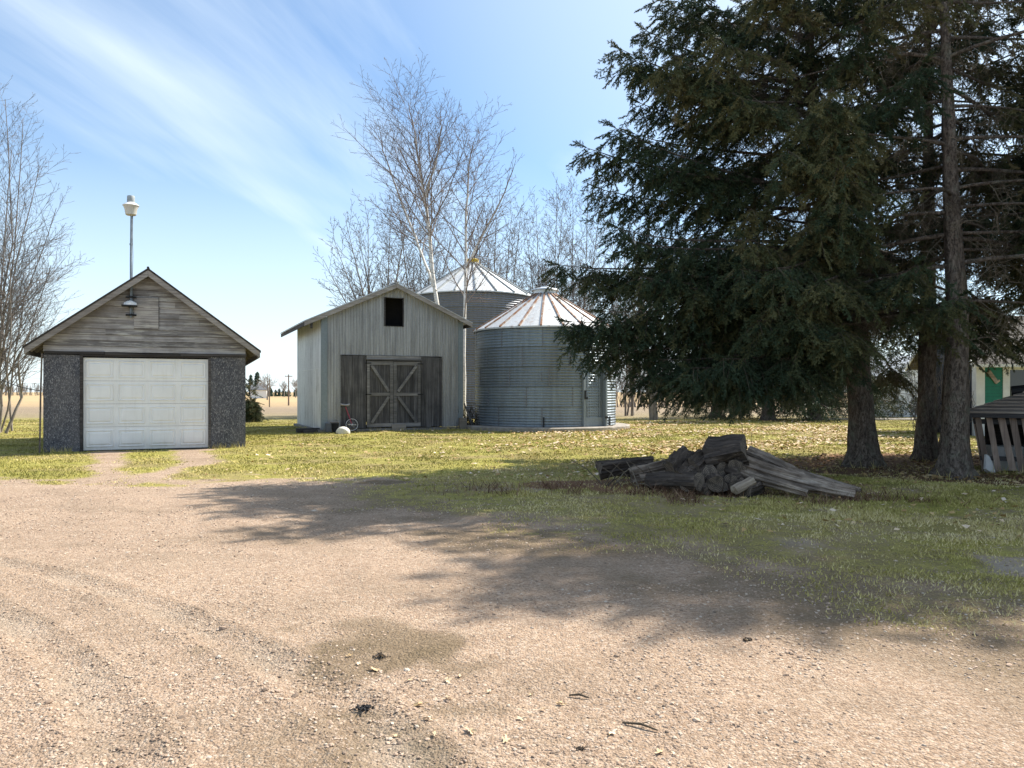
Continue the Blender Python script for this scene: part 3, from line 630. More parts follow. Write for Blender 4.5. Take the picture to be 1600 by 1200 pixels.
    for i in range(n+1):
        t = i/n; x = -.13+.3*t; rr = .11*math.sin(math.pi*(.12+.76*t))+(.012 if i % 2 else 0)
        for k in range(9): a = math.pi*k/8; vs.append((x, -rr*math.cos(a)*.9, .02+rr*math.sin(a)))
    for i in range(n):
        for k in range(8): fs.append((i*9+k, i*9+k+1, (i+1)*9+k+1, (i+1)*9+k))
    m.add(vs, fs); m.build('lamp_hood', MAT['lampwhite'], F)
    m = MB(21); m.box(-.17, .17, -.11, .1, -.012, .018); m.box(-.03, .03, .02, .17, -.03, -.012); m.build('mount', MAT['black'], F)
    # pipe and cable at the far left corner
    m = MB(22); m.tube([(0, 0, 0), (.02, 0, 1.3), (.04, .02, 2.35)], .02, 8)
    o = m.build('conduit_pipe', MAT['greybark']); o.location = (at(62, 18.15), 18.15, 0); tag(o, 'thin bare pole standing against the garage corner beside the bare tree', 'pole')
    m = MB(23); p0 = W(-60, 545, 21); p1 = W(64, 611, 18.4); pts = [p0.lerp(p1, i/12)-Vector((0, 0, .25*math.sin(math.pi*i/12))) for i in range(13)]
    o = m.tube(pts, .009, 6).build('cable', MAT['black']); tag(o, 'thin sagging cable running from the many stemmed bare tree to the garage corner', 'cable')

def build_shed():
    w, dep = 5.36, 5.78
    S = empty('shed', (-6.83, 27.6, 0), SA, 'grey corrugated metal shed with weathered plank doors and an open loft window', 'shed')
    xa, za = 2.69, 5.38; sL, sR = .455, .455
    def zr(x): return za-(sL*(xa-x) if x < xa else sR*(x-xa))
    # front wall of vertical ribbed sheets, cut round the openings
    def ribbed(x0, x1, top, holes, fn, seed, nm, z0=.1, pitch=.152):
        rg = random.Random(seed); m = MB(seed); xs = []; x = x0
        prof = ((0, 0), (.30, 0), (.36, .8), (.5, 1), (.58, .8), (.64, 0), (.9, 0))
        while x < x1:
            for t, h in prof:
                if x+t*pitch < x1: xs.append((x+t*pitch, h))
            x += pitch
        for e in [q for hh in holes for q in hh[:2]]: xs.append((e, .2))
        xs.append((x1, 0)); xs.sort(); sheet = 0; rn = .5
        for (a, ha), (b, hb) in zip(xs, xs[1:]):
            if b-a < 1e-5: continue
            if int((a-x0)/.66) != sheet: sheet = int((a-x0)/.66); rn = rg.random()
            segs = [(z0, None)]; mid = (a+b)/2
            cuts = sorted([(h[2], h[3]) for h in holes if h[0] <= mid <= h[1]])
            zs = z0; out = []
            for c0, c1 in cuts:
                if c0 > zs: out.append((zs, c0, zs if False else c0))
                zs = c1
            for (q0, q1, _) in out: m.add([fn(a, ha, q0), fn(b, hb, q0), fn(b, hb, q1), fn(a, ha, q1)], [(0, 1, 2, 3)], rn)
            m.add([fn(a, ha, zs), fn(b, hb, zs), fn(b, hb, top(b)), fn(a, ha, top(a))], [(0, 1, 2, 3)], min(1, rn+.12*(zs > 2.9)))
        return m
    rib = .036
    m = ribbed(.18, w-.16, lambda x: zr(x)-.02, [(.675, 4.534, -.1, 2.79), (2.32, 2.995, 3.9, 4.94)], lambda x, h, z: (x, -h*rib*.8, z), 3, 'wall', .1, .104)
    m.box(.2, 2.28, -.03, -.026, 4.245, 4.253); m.box(3.1, 5.0, -.03, -.026, 4.16, 4.168)
    m.build('front_wall', MAT['shedmetal'], S)
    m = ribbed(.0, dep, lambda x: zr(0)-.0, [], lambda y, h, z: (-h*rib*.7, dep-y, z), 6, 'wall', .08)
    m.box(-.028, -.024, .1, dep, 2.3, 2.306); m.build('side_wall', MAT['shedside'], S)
    m = ribbed(.0, dep, lambda x: zr(w), [], lambda y, h, z: (w+h*rib, y, z), 7, 'wall'); m.build('side_wall', MAT['shedmetal'], S)
    m = ribbed(.0, w, lambda x: zr(x)-.02, [], lambda x, h, z: (x, dep+h*rib, z), 8, 'wall'); m.build('rear_wall', MAT['shedmetal'], S)
    m = MB(9); m.box(-.032, .19, -.034, .002, .05, zr(.0)-.02); m.box(-.034, -.002, .002, .06, .05, zr(0)-.02); m.build('corner_trim', MAT['trimmetal'], S)
    m = MB(10); m.box(w-.17, w+.03, -.034, .002, .3, zr(w)-.02); m.box(w+.002, w+.034, .002, .06, .3, zr(w)-.02); m.build('corner_trim', MAT['trimmetal'], S)
    m = MB(11); m.box(2.27, 2.32, -.03, .05, 3.88, 4.96); m.box(2.995, 3.03, -.03, .05, 3.88, 4.96); m.box(2.32, 2.995, -.028, .05, 4.94, 4.96); m.box(2.32, 2.995, -.028, .05, 3.88, 3.9)
    fr = m.build('loft_window', MAT['darktrim'], S)
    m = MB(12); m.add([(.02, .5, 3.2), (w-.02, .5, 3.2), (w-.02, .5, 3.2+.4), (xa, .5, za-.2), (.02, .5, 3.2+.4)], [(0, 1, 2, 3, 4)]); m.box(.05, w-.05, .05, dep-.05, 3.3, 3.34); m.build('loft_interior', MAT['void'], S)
    # wooden front: fixed plank panels, header, two braced leaves
    rg = random.Random(5)
    def planks(mb, x0, x1, z0, z1, y0, y1, pw=.17):
        x = x0
        while x < x1-.03:
            q = min(x1, x+pw*rg.uniform(.75, 1.2))
            if x1-q < .06: q = x1
            j = rg.uniform(-.008, .008); mb.box(x+.003, q-.003, y0+j, y1, z0+rg.uniform(-.0, .03), z1-rg.uniform(0, .012)); x = q
    m = MB(13); planks(m, .69, 1.6, .1, 2.77, -.03, .03, .19); m.build('plank_panel', MAT['plank'], S)
    m = MB(14); planks(m, 3.69, 4.52, .1, 2.77, -.03, .03, .19); m.build('plank_panel', MAT['plank'], S)
    m = MB(15); m.box(1.605, 3.685, -.055, .03, 2.63, 2.78); m.box(1.62, 3.67, -.1, -.056, 2.615, 2.66); m.build('door_header', MAT['brace'], S)
    m = MB(25); m.box(.66, .688, -.036, .03, .1, 2.79); m.box(4.522, 4.55, -.036, .03, .1, 2.79); m.box(.66, 4.55, -.036, .03, 2.785, 2.8); m.build('door_casing', MAT['brace'], S)
    for (x0, x1, inn) in ((1.62, 2.606, 1), (2.62, 3.67, -1)):
        m = MB(int(x0*10)); planks(m, x0, x1, .12, 2.6, -.03, .02, .16); leaf = m.build('barn_door', MAT['plank'], S)
        m = MB(int(x0*10)+1); y0, y1 = -.06, -.036
        m.box(x0, x1, y0, y1, 2.44, 2.58); m.box(x0, x1, y0, y1, 1.3, 1.41); m.box(x0, x1, y0, y1, .14, .28)
        sx = (x1-.12, x1) if inn > 0 else (x0, x0+.12); m.box(sx[0], sx[1], y0-.004, y1, .28, 2.44)
        ox = (x0, x0+.1) if inn > 0 else (x1-.1, x1); m.box(ox[0], ox[1], y0-.003, y1, .28, 2.44)
        xi = x1-.17 if inn > 0 else x0+.17; xo = x0+.17 if inn > 0 else x1-.17
        m.beam((xo, -.072, 2.42), (xi, -.072, 1.46), .1, .03, (0, 1, 0)); m.beam((xi, -.072, 1.26), (xo, -.072, .3), .1, .03, (0, 1, 0))
        m.build('brace', MAT['brace'], leaf)
        xh = x0-.06 if inn > 0 else x1-.12
        for z in (1.35, 2.5): MB(3).box(xh, xh+.22, -.074, -.062, z-.02, z+.02).build('hinge', MAT['black'], leaf)
    m = MB(17); m.box(-.15, w+.05, -.12, .1, -.1, .09); m.box(-.16, .1, .1, dep+.05, -.1, .09); m.build('sill_beam', MAT['brace'], S)
    m = MB(18)   # roof
    L0, R0, fo = -.68, w+.33, .3
    for (xe, sgn) in ((L0, -1), (R0, 1)):
        A = [(xa, -fo, za+.1), (xe, -fo, zr(xe)+.1), (xe, dep+.25, zr(xe)+.1), (xa, dep+.25, za+.1)]
        slab(m, A if sgn > 0 else A[::-1], .03)
        for y in np.arange(-fo+.15, dep+.2, .3): m.beam((xa, y, za+.105), (xe, y, zr(xe)+.105), .03, .02)
    m.beam((xa, -fo-.01, za+.11), (xa, dep+.25, za+.11), .2, .02)
    m.build('roof', MAT['steelroof'], S)
    m = MB(19)
    for (xe) in (L0+.02, R0-.02):
        a = [Vector((xa, -fo+.01, za+.065)), Vector((xe, -fo+.01, zr(xe)+.065)), Vector((xe, -fo+.05, zr(xe)+.065)), Vector((xa, -fo+.05, za+.065))]
        m.hexa([q-Vector((0, 0, .15)) for q in a]+a)
    m.build('barge_board', MAT['barge'], S)
    for sgn, xe in ((-1, L0), (1, R0)):
        m = MB(20)
        m.box(xe-.015+(.03 if sgn < 0 else -.03), xe+.015+(.03 if sgn < 0 else -.03), -fo+.052, dep+.2, zr(xe)-.07, zr(xe)+.065)
        for y in np.arange(-.1, dep, .8):
            x0 = -.01 if sgn < 0 else w+.01; m.beam((x0, y, zr(x0)+.01), (xe-sgn*.07, y, zr(xe-sgn*.07)+.01), .05, .1)
        if sgn < 0: m.box(-.45, -.37, -.26, -.2, zr(-.4)-.28, zr(-.4)+.0)
        m.build('eave_trim', MAT['darktrim'], S)
    # things round the shed
    c, s = math.cos(SA), math.sin(SA)
    def sl(x, y, z): return Vector((-6.83+x*c-y*s, 27.6+x*s+y*c, z))
    # unicycle
    U = empty('unicycle', sl(.95, -.32, 0), SA, 'old red unicycle with a pale saddle leaning by the shed doors', 'unicycle')
    tilt = Vector((-.33, .12, 1)).normalized()
    hub = Vector((.06, 0, .26)); ax = Vector((.15, 1, -.1)).normalized()
    wl = MB(1).torus(hub, ax, .232, .017, 36, 8).build('wheel', MAT['rubber'], U, True)
    MB(2).torus(hub, ax, .212, .012, 36, 6).build('rim', MAT['chrome'], wl, True)
    m = MB(3); a = ax.orthogonal().normalized(); b = ax.cross(a)
    for i in range(18): t = 2*math.pi*i/18; d = a*math.cos(t)+b*math.sin(t); m.tube([hub+ax*(.03 if i % 2 else -.03), hub+d*.21], .0022, 4)
    m.tube([hub-ax*.07, hub+ax*.07], .03, 10); m.build('spokes', MAT['chrome'], wl)
    m = MB(4); top = hub+tilt*.34
    for sg in (-1, 1): m.tube([hub+ax*.06*sg, hub+ax*.06*sg+tilt*.27, top+ax*.01*sg], .013, 8)
    m.tube([top-tilt*.03, top+tilt*.4], .018, 10); m.tube([top+tilt*.0, top+tilt*.06], .026, 10); m.build('fork', MAT['pink'], U, True)
    m = MB(5); st = top+tilt*.41; vs = []
    prof = [(-.17, .045, .03), (-.1, .075, .01), (0, .06, -.005), (.1, .055, .0), (.17, .035, .03)]
    n = 10; fs = []
    for x, ry, z in prof:
        for k in range(n): t = 2*math.pi*k/n; vs.append(st+Vector((x, ry*math.cos(t), z+.04*math.sin(t))))
    for i in range(len(prof)-1):
        for k in range(n): fs.append((i*n+k, i*n+(k+1) % n, (i+1)*n+(k+1) % n, (i+1)*n+k))
    fs += [tuple(range(n)), tuple(range(4*n, 5*n))]; m.add(vs, fs); m.build('saddle', MAT['saddle'], U, True)
    MB(15).box(st.x-.15, st.x+.02, st.y-.05, st.y+.05, st.z-.06, st.z-.035).build('saddle_base', MAT['rubber'], U)
    for sg in (-1, 1):
        m = MB(6); d = (a*.7+b*.7)*sg; e = hub+ax*.08*sg; m.tube([e, e+d*.12], .009, 6); q = e+d*.12; m.box(q.x-.04, q.x+.04, min(q.y, q.y+sg*.08), max(q.y, q.y+sg*.08), q.z-.012, q.z+.012)
        m.build('pedal', MAT['chrome'], U)
    # white stone
    def rock(name, mat, loc, sx, sy, sz, seed, label, cat):
        bm = bmesh.new(); bmesh.ops.create_icosphere(bm, subdivisions=3, radius=1); rg = np.random.default_rng(seed); dirs = rg.normal(size=(9, 3)); dirs /= np.linalg.norm(dirs, axis=1)[:, None]
        for v in bm.verts:
            n = np.array(v.co); k = min(1, min(.82/max(.05, float(n @ d)) if n @ d > 0 else 9 for d in dirs)); v.co *= k
            v.co = Vector((v.co.x*sx, v.co.y*sy, max(v.co.z, -.25)*sz))
        me = bpy.data.meshes.new(name); bm.to_mesh(me); bm.free(); me.materials.append(mat); o = bpy.data.objects.new(name, me); COL.objects.link(o); o.location = loc
        return tag(o, label, cat)
    rock('stone', MAT['whiterock'], (at(536, 26.9), 26.9, .02), .25, .2, .21, 7, 'white painted stone on the grass below the unicycle', 'stone')
    o = MB(7).lathe([(.0, 0), (.12, 0), (.14, .3), (.155, .305), (.15, .32), (.02, .31)], 20).build('bucket', MAT['rubber'], None, True); o.location = sl(.42, -.22, .0); tag(o, 'small dark bucket between the white stone and the shed wall', 'bucket')
    o = MB(8).box(-.17, .13, -.06, .06, 0, .03).add([(-.17, -.06, .031), (.13, -.06, .031), (.13, .06, .06), (-.17, .06, .05)], [(0, 1, 2, 3)]).build('board_scrap', MAT['tanboard']); o.location = sl(.42, -.22, .322); tag(o, 'flat scrap of board lying across the dark bucket', 'board')
    o = MB(9).box(0, .24, 0, .15, 0, .32).build('block', MAT['greyblock'], None, False, .01); o.location = sl(.1, -.26, 0); o.rotation_euler.z = SA; tag(o, 'dark grey block standing by the unicycle at the front corner of the shed', 'block')
    o = MB(10).box(-.27, .27, 0, .03, 0, .25).build('board', MAT['tanboard'], None, False, .004); o.location = sl(2.8, -.2, .0); o.rotation_euler = (-.25, 0, SA); tag(o, 'short tan board propped against the bottom of the shed doors', 'board')
    o = MB(11).box(-.14, .14, -.1, .1, 0, .45).build('block', MAT['tanboard'], None, False, .01); o.location = sl(5.3, -.24, 0); o.rotation_euler.z = SA; tag(o, 'brownish upright block at the shed corner facing the small grain bin', 'block')
    m = MB(12); m.beam((0, 0, 0), (-.33, .05, 1.0), .16, .03); m.beam((.1, .06, 0), (-.18, .1, .7), .12, .03); o = m.build('plank', MAT['brace']); o.location = sl(5.78, -.05, 0); o.rotation_euler.z = SA; tag(o, 'grey plank leaning on the shed corner by the small grain bin', 'plank')
    m = MB(13); m.box(-.5, .3, 0, .35, 0, .16); m.box(-.3, .6, -.12, .1, 0, .1); o = m.build('timber', MAT['darktrim'], None, False, .01); o.location = sl(-.35, .1, -.02); o.rotation_euler.z = SA; tag(o, 'dark timber lying along the foot of the shed beside its bright side wall', 'timber')

def corr_profile(R, z0, z1, pitch, amp, per=6):
    n = int((z1-z0)/pitch*per); return [(R+amp*math.sin(2*math.pi*i/per), z0+(z1-z0)*i/n) for i in range(n+1)]

def bin_roof_parts(B, R, z0, z1, r1, nribs, sheet, ribm, ribw, ribh, phase=0):
    m = MB(3); n = nribs; pr = [(R, z0), (r1, z1)]
    for i in range(n):
        a0 = 2*math.pi*i/n+phase; a1 = 2*math.pi*(i+1)/n+phase; k = 3; vs = []; fs = []
        for j in range(k+1):
            a = a0+(a1-a0)*j/k
            for (r, z) in ((R, z0-.06), (R, z0), (r1, z1)): vs.append((r*math.cos(a), r*math.sin(a), z))
        for j in range(k):
            for q in range(2): fs.append((j*3+q, (j+1)*3+q, (j+1)*3+q+1, j*3+q+1))
        m.add(vs, fs)
    m.build('roof', sheet, B)
    m = MB(4)
    for i in range(n):
        a = 2*math.pi*i/n+phase; c, s = math.cos(a), math.sin(a)
        m.beam((R*c*1.005, R*s*1.005, z0+ribh*.3), (r1*c, r1*s, z1+ribh*.3), ribw, ribh)
    m.build('roof_ribs', ribm, B)

def build_bins():
    cx, cy, R = 1.33, 30.9, 2.81
    P = MB(1).lathe([(3.38, -.1), (3.38, .12), (3.33, .15), (0, .15)], 64).build('concrete_pad', MAT['concrete']); P.location = (cx, cy, 0)
    tag(P, 'low round concrete pad under the small grain bin', 'concrete pad')
    B = empty('grain_bin', (cx, cy, .15), 0, 'small corrugated grain bin with a rust streaked white conical roof', 'grain bin')
    H = 3.7; m = MB(2); rings = 5
    for r in range(rings):
        z0 = H*r/rings; z1 = H*(r+1)/rings; m.lathe([(R-.004, z0)]+corr_profile(R+.004*(r % 2), z0+.004, z1-.004, .1, .017)+[(R-.004, z1)], 96)
    m.build('wall', MAT['binmetal'], B, True)
    rg = random.Random(2)
    for r in range(rings):
        z0 = H*r/rings; z1 = H*(r+1)/rings
        for k in range(7):
            m = MB(5)
            a = -math.pi/2+(k-3)*.62+(.31 if r % 2 else 0)+rg.uniform(-.1, .1)
            if abs(a+math.pi/2-.73) < .32 and r < 3: continue
            c, s = math.cos(a), math.sin(a); m.beam(((R+.012)*c, (R+.012)*s, z0+.02), ((R+.012)*c, (R+.012)*s, z1-.02), .035, .012, (c, s, 0))
            for q in range(9): z = z0+.05+q*(z1-z0-.1)/8; p = Vector(((R+.02)*c, (R+.02)*s, z)); m.box(p.x-.009, p.x+.009, p.y-.009, p.y+.009, z-.009, z+.009, .0)
            m.build('sheet_seam', MAT['bigbin'], B)
    bin_roof_parts(B, R+.07, H+.02, 5.2, .46, 22, MAT['binroof'], MAT['ribrust'], .07, .05, .05)
    cap = MB(6).lathe([(.45, 5.16), (.45, 5.34), (.5, 5.36), (.56, 5.36), (.54, 5.41), (.18, 5.49), (.17, 5.53), (0, 5.54)], 32).build('roof_cap', MAT['bigroof'], B, True)
    # door on the right shoulder
    th = -math.pi/2+.66; dr = empty('door', (0, 0, 0)); 
    bpy.data.objects.remove(dr)
    c, s = math.cos(th), math.sin(th); t = Vector((-s, c, 0)); n = Vector((c, s, 0)); base = n*(R-.02)
    def bx(mb, u0, u1, d0, d1, z0, z1, rnd=None):
        mb.hexa([base+t*u+n*d+Vector((0, 0, z)) for z in (z0, z1) for (u, d) in ((u0, d0), (u1, d0), (u1, d1), (u0, d1))], rnd)
    m = MB(7); bx(m, -.46, .46, -.1, .0, .34, 2.2, .5)
    for k in range(8): u = -.42+k*.12; bx(m, u-.03, u+.03, .0, .02, .36, 2.18, .55)
    d = m.build('door', MAT['binmetal'], B)
    m = MB(8); bx(m, -.54, -.46, -.1, .06, .0, 2.28, .3); bx(m, .46, .54, -.1, .2, .0, 2.28, .3); bx(m, -.46, .46, -.1, .058, 2.2, 2.28, .3); bx(m, -.46, .46, -.1, .045, .0, .34, .4); m.build('door_frame', MAT['trimmetal'], d)  # hinge side jamb made extra deep to keep grazing sun off the door
    m = MB(9); bx(m, -.5, -.36, .06, .09, 1.02, 1.1); bx(m, -.5, -.46, .06, .1, 1.05, 1.35); m.build('latch', MAT['black'], d); m = MB(9); bx(m, .4, .56, .202, .215, .3, .38); m.build('hinge', MAT['black'], d); m = MB(9); bx(m, .4, .56, .202, .215, 1.9, 1.98); m.build('hinge', MAT['black'], d)
    for a in (-math.pi/2-.06, -math.pi/2+1.02):
        c, s = math.cos(a), math.sin(a); m = MB(10); m.beam(((R+.03)*c, (R+.03)*s, 0), ((R+.03)*c, (R+.03)*s, .36), .05, .04, (c, s, 0)); m.beam(((R+.03)*c, (R+.03)*s, .02), ((R+.16)*c, (R+.16)*s, .02), .05, .03); m.build('anchor', MAT['black'], B)
    m = MB(11); c, s = math.cos(-math.pi/2-.09), math.sin(-math.pi/2-.09); m.tube([((R+.04)*c, (R+.04)*s, 1.7), ((R+.04)*c, (R+.04)*s, 2.0)], .014, 6); m.build('bracket', MAT['bigbin'], B)
    # big bin behind
    B = empty('grain_bin', (-2.3, 45, 0), 0, 'large dark steel grain bin with a yellow roof cap standing behind the shed', 'grain bin')
    R = 3.55; H = 6.9; m = MB(12)
    for r in range(8): z0 = H*r/8; z1 = H*(r+1)/8; m.lathe([(R-.006, z0)]+corr_profile(R, z0+.004, z1-.004, .115, .016, 4)+[(R-.006, z1)], 72)
    m.build('wall', MAT['bigbin'], B, True)
    bin_roof_parts(B, R+.1, H+.02, 8.95, .3, 20, MAT['bigroof'], MAT['greyrib'], .07, .09, .1)
    MB(13).lathe([(.3, 8.9), (.34, 9.0), (.36, 9.18), (.3, 9.22), (0, 9.24)], 24).build('roof_cap', MAT['yellow'], B, True)

def build_house():
    x0, y0 = 15.12, 25.0; w, dep = 8.0, 3.6; ez = 2.36; rz = 4.1
    Hs = empty('house', (x0, y0, 0), 0, 'low cottage with green panel, white trim and grey shingle roof behind the slatted coop', 'house')
    m = MB(1); m.box(.02, w, .04, dep, -.1, ez); m.add([(.02, .04, ez), (.02, dep, ez), (.02, dep/2, rz-.08)], [(0, 1, 2)]); m.build('wall', MAT['darkwall'], Hs)
    m = MB(2)
    for z in np.arange(.3, 2.3, .11): m.box(.25, .85, -.0, .04, z, z+.105, .5)
    m.build('green_panel', MAT['greenpaint'], Hs)
    m = MB(3); m.box(-.03, .25, -.04, .04, 0, 2.32); m.box(-.03, -.0, .04, .2, 0, 2.32); m.box(.85, 1.02, -.03, .04, .3, 2.3); m.box(.25, w, -.03, .05, 2.24, 2.34); m.box(.25, w, -.02, .04, .1, .29); m.build('trim', MAT['whitetrim'], Hs)
    m = MB(4); m.box(1.02, 1.08, -.02, .04, 1.0, 2.24); m.box(1.9, 1.98, -.02, .04, 1.0, 2.24); m.box(1.08, 1.9, -.02, .04, 2.16, 2.24); m.box(1.08, 1.9, -.025, .04, 1.0, 1.08); m.box(1.13, 1.9, -.035, .0, 1.55, 1.61); m.box(1.13, 1.19, -.035, .0, 1.08, 1.55); m.box(1.13, 1.9, -.035, 0, 1.34, 1.37); wn = m.build('window', MAT['whitetrim'], Hs)
    m = MB(5); m.box(1.08, 1.9, .012, .03, 1.08, 2.16); m.build('pane', MAT['glass'], wn)
    m = MB(6); m.box(1.98, w, -.01, .04, .29, 2.24); m.build('siding', MAT['greenpaint'], Hs)
    # roof with uv for the shingles
    me = bpy.data.meshes.new('roof'); ov = .35; bm = bmesh.new(); uv = bm.loops.layers.uv.new('UVMap'); L = math.hypot(dep/2+ov, rz-ez+.2)
    def face(pts, uvs):
        f = bm.faces.new([bm.verts.new(p) for p in pts])
        for l, q in zip(f.loops, uvs): l[uv].uv = q
    zlo = ez-.02; T = .07; yr = dep/2
    for t in (0, -T):
        face([(-.3, -ov, zlo+t), (w+.3, -ov, zlo+t), (w+.3, yr, rz+t), (-.3, yr, rz+t)], [(0, 0), (w+.6, 0), (w+.6, L), (0, L)])
        face([(w+.3, dep+ov, zlo+t), (-.3, dep+ov, zlo+t), (-.3, yr, rz+t), (w+.3, yr, rz+t)], [(0, 0), (w+.6, 0), (w+.6, L), (0, L)])
    bm.to_mesh(me); bm.free(); me.materials.append(MAT['shingle']); o = bpy.data.objects.new('roof', me); COL.objects.link(o); o.parent = Hs
    m = MB(7)
    m.box(-.3, w+.3, -ov-.012, -ov+.01, zlo-.1, zlo+.0)
    for (ya, yb) in ((-ov, yr), (dep+ov, yr)): m.hexa([(-.31, ya, zlo-.14), (-.28, ya, zlo-.14), (-.28, yb, rz-.14), (-.31, yb, rz-.14), (-.31, ya, zlo+.01), (-.28, ya, zlo+.01), (-.28, yb, rz+.01), (-.31, yb, rz+.01)])
    m.build('fascia', MAT['whitetrim'], Hs)
    m = MB(8); m.beam((0, 0, 0), (.28, 0, -.38), .12, .03, (0, 1, 0)); m.beam((.24, -.005, -.4), (.36, -.005, -.3), .05, .03, (0, 1, 0)); o = m.build('wooden_paddle', MAT['coopboard']); o.location = (x0+.37, y0-.03, 2.12); tag(o, 'worn wooden paddle hung aslant on the green house panel', 'paddle')
    # bare vines on the shaded side of the house
    rg = random.Random(8); polys = []
    for i in range(150):
        y = y0+rg.uniform(.0, 3.2); x = x0-.1-rg.uniform(0, .45); z = 0; pts = [Vector((x, y, z))]; top = rg.uniform(.9, 2.9)
        for k in range(7): pts.append(pts[-1]+Vector((rg.gauss(0, .07), rg.gauss(0, .13), top/7)))
        for k in range(3): pts.append(pts[-1]+Vector((-.05+rg.gauss(0, .08), rg.gauss(0, .14), -.12)))
        polys.append((np.array(pts), np.linspace(.011, .004, len(pts))))
    V, F, rad = tubes(polys, 3); tag(np_mesh('bare_vine', V, [F], MAT['bare'], None, dict(rad=rad, rnd=rad)), 'tangle of bare vines against the dark end wall of the cottage', 'vine')
    # pale outbuilding seen between the trunks
    O = empty('outbuilding', (at(1404, 44), 44, 0), math.radians(12), 'small white outbuilding glimpsed between the spruce trunks', 'building')
    m = MB(9); m.box(0, 4, 0, 3.6, -.05, 2.3); m.add([(0, 0, 2.3), (4, 0, 2.3), (2, 0, 3.5), (0, 3.6, 2.3), (4, 3.6, 2.3), (2, 3.6, 3.5)], [(0, 1, 2), (3, 5, 4)]); m.build('wall', MAT['whitetrim'], O)
    m = MB(10)
    for sg in (-1, 1): A = [(2, -.25, 3.62), (2+sg*2.3, -.25, 2.24), (2+sg*2.3, 3.85, 2.24), (2, 3.85, 3.62)]; slab(m, A if sg > 0 else A[::-1], .06)
    m.build('roof', MAT['bigroof'], O)
    m = MB(11); m.box(1.2, 2.8, -.03, 0, 0, 2.0); m.build('door', MAT['whitedoor'], O)
    o = MB(12).box(-4, 4, -1, 1, -.1, .03).build('path', MAT['concrete']); o.location = (at(1400, 40.5), 40.5, 0); tag(o, kind='structure')

def build_coop():
    x0, y0 = 8.45, 14.1; w, dep = 2.3, 1.9; h = 1.03
    Cp = empty('slatted_coop', (x0, y0, 0), math.radians(-32), 'weathered slatted wooden coop with leaning boards and a hipped plank lid', 'coop')
    m = MB(1); n = 13; rg = random.Random(4)
    for i in range(n):
        x = .03+i*w/n; ln = .17+rg.uniform(-.02, .02); wd = .105+rg.uniform(-.012, .012); b = .0+rg.uniform(-.03, .06)
        m.hexa([(x+ln, -.02, b), (x+ln+wd, -.02, b), (x+ln+wd, .005, b), (x+ln, .005, b), (x, -.02, h), (x+wd, -.02, h), (x+wd, .005, h), (x, .005, h)])
    m.build('front_slats', MAT['coop'], Cp)
    m = MB(2)
    for i in range(10):
        y = .03+i*dep/10; wd = .11
        m.hexa([(.15, y, .0), (.15, y+wd, .0), (.175, y+wd, .0), (.175, y, 0), (-.01, y, h), (-.01, y+wd, h), (.015, y+wd, h), (.015, y, h)])
    m.build('side_slats', MAT['coop'], Cp)
    m = MB(3)
    m.hexa([(.02, .006, .86), (w, .006, .86), (w, .05, .86), (.02, .05, .86), (.0, .006, .95), (w, .006, .95), (w, .05, .95), (0, .05, .95)])
    m.box(.12, w, .006, .05, .2, .28); m.box(.18, w+.1, dep, dep+.04, 0, h); m.box(w+.05, w+.1, .1, dep, 0, h)
    m.build('frame', MAT['darktrim'], Cp)
    m = MB(4); o_ = .13
    A = Vector((-o_, -o_, h+.01)); Bq = Vector((w+o_, -o_, h+.01)); C = Vector((w+o_, dep+o_, h+.01)); Dq = Vector((-o_, dep+o_, h+.01)); E = Vector((dep/2, dep/2, h+.43)); Fq = Vector((w-dep/2+.1, dep/2, h+.43))
    up = Vector((0, 0, .035)); rows = 7
    def course(a, b, c, d):
        for i in range(rows):
            t0, t1 = i/rows, (i+1)/rows+.012; p = [a.lerp(d, t0), b.lerp(c, t0), b.lerp(c, min(1, t1)), a.lerp(d, min(1, t1))]
            lift = Vector((0, 0, .018)); m.hexa([p[0], p[1], p[2], p[3], p[0]+up+lift, p[1]+up+lift, p[2]+up-lift*.2, p[3]+up-lift*.2])
    course(A, Bq, Fq, E); course(C, Dq, E, Fq); course(Dq, A, E, E+Vector((0, .001, 0))); course(Bq, C, Fq+Vector((0, .001, 0)), Fq)
    m.build('lid', MAT['coopboard'], Cp)
    m = MB(5); m.box(-o_, w+o_, -o_-.012, -o_+.012, h-.05, h+.03); m.box(-o_-.012, -o_+.012, -o_, dep+o_, h-.05, h+.03); m.build('fascia', MAT['darktrim'], Cp)
    m = MB(6); m.tube([(.62, .95, h+.48), (1.3, .95, h+.52), (2.0, .9, h+.48)], [.1, .14, .1], 10); o = m.build('tarp_roll', MAT['black'], None, True); o.location = (x0, y0, -.05); o.rotation_euler.z = math.radians(-32); tag(o, 'black rolled tarp lying on top of the slatted coop', 'tarp')
    m = MB(7); m.box(-.13, .13, -.02, .02, 0, .3); m.box(-.07, .19, .02, .05, .0, .22); o = m.build('pale_panel', MAT['paper']); o.location = (at(1546, 13.85), 13.85, .0); o.rotation_euler = (-.35, .5, .3); tag(o, 'small white panel leaning at the foot of the coop slats', 'panel')
    rg = random.Random(11)
    for i, (x, y, z, a, b, c, r) in enumerate(((.5, .5, .0, .5, .4, .45, .3), (1.15, .6, .0, .55, .35, .55, -.2))):
        o = MB(20+i).box(-a/2, a/2, -b/2, b/2, 0, c).build('storage_box', MAT['paper'], None, False, .02); c_, s_ = math.cos(math.radians(-32)), math.sin(math.radians(-32)); o.location = (x0+x*c_-y*s_, y0+x*s_+y*c_, z); o.rotation_euler.z = r-.5
        tag(o, ('low pale box seen through the coop slats behind the small white panel', 'taller pale box seen through the middle slats of the coop')[i], 'box')

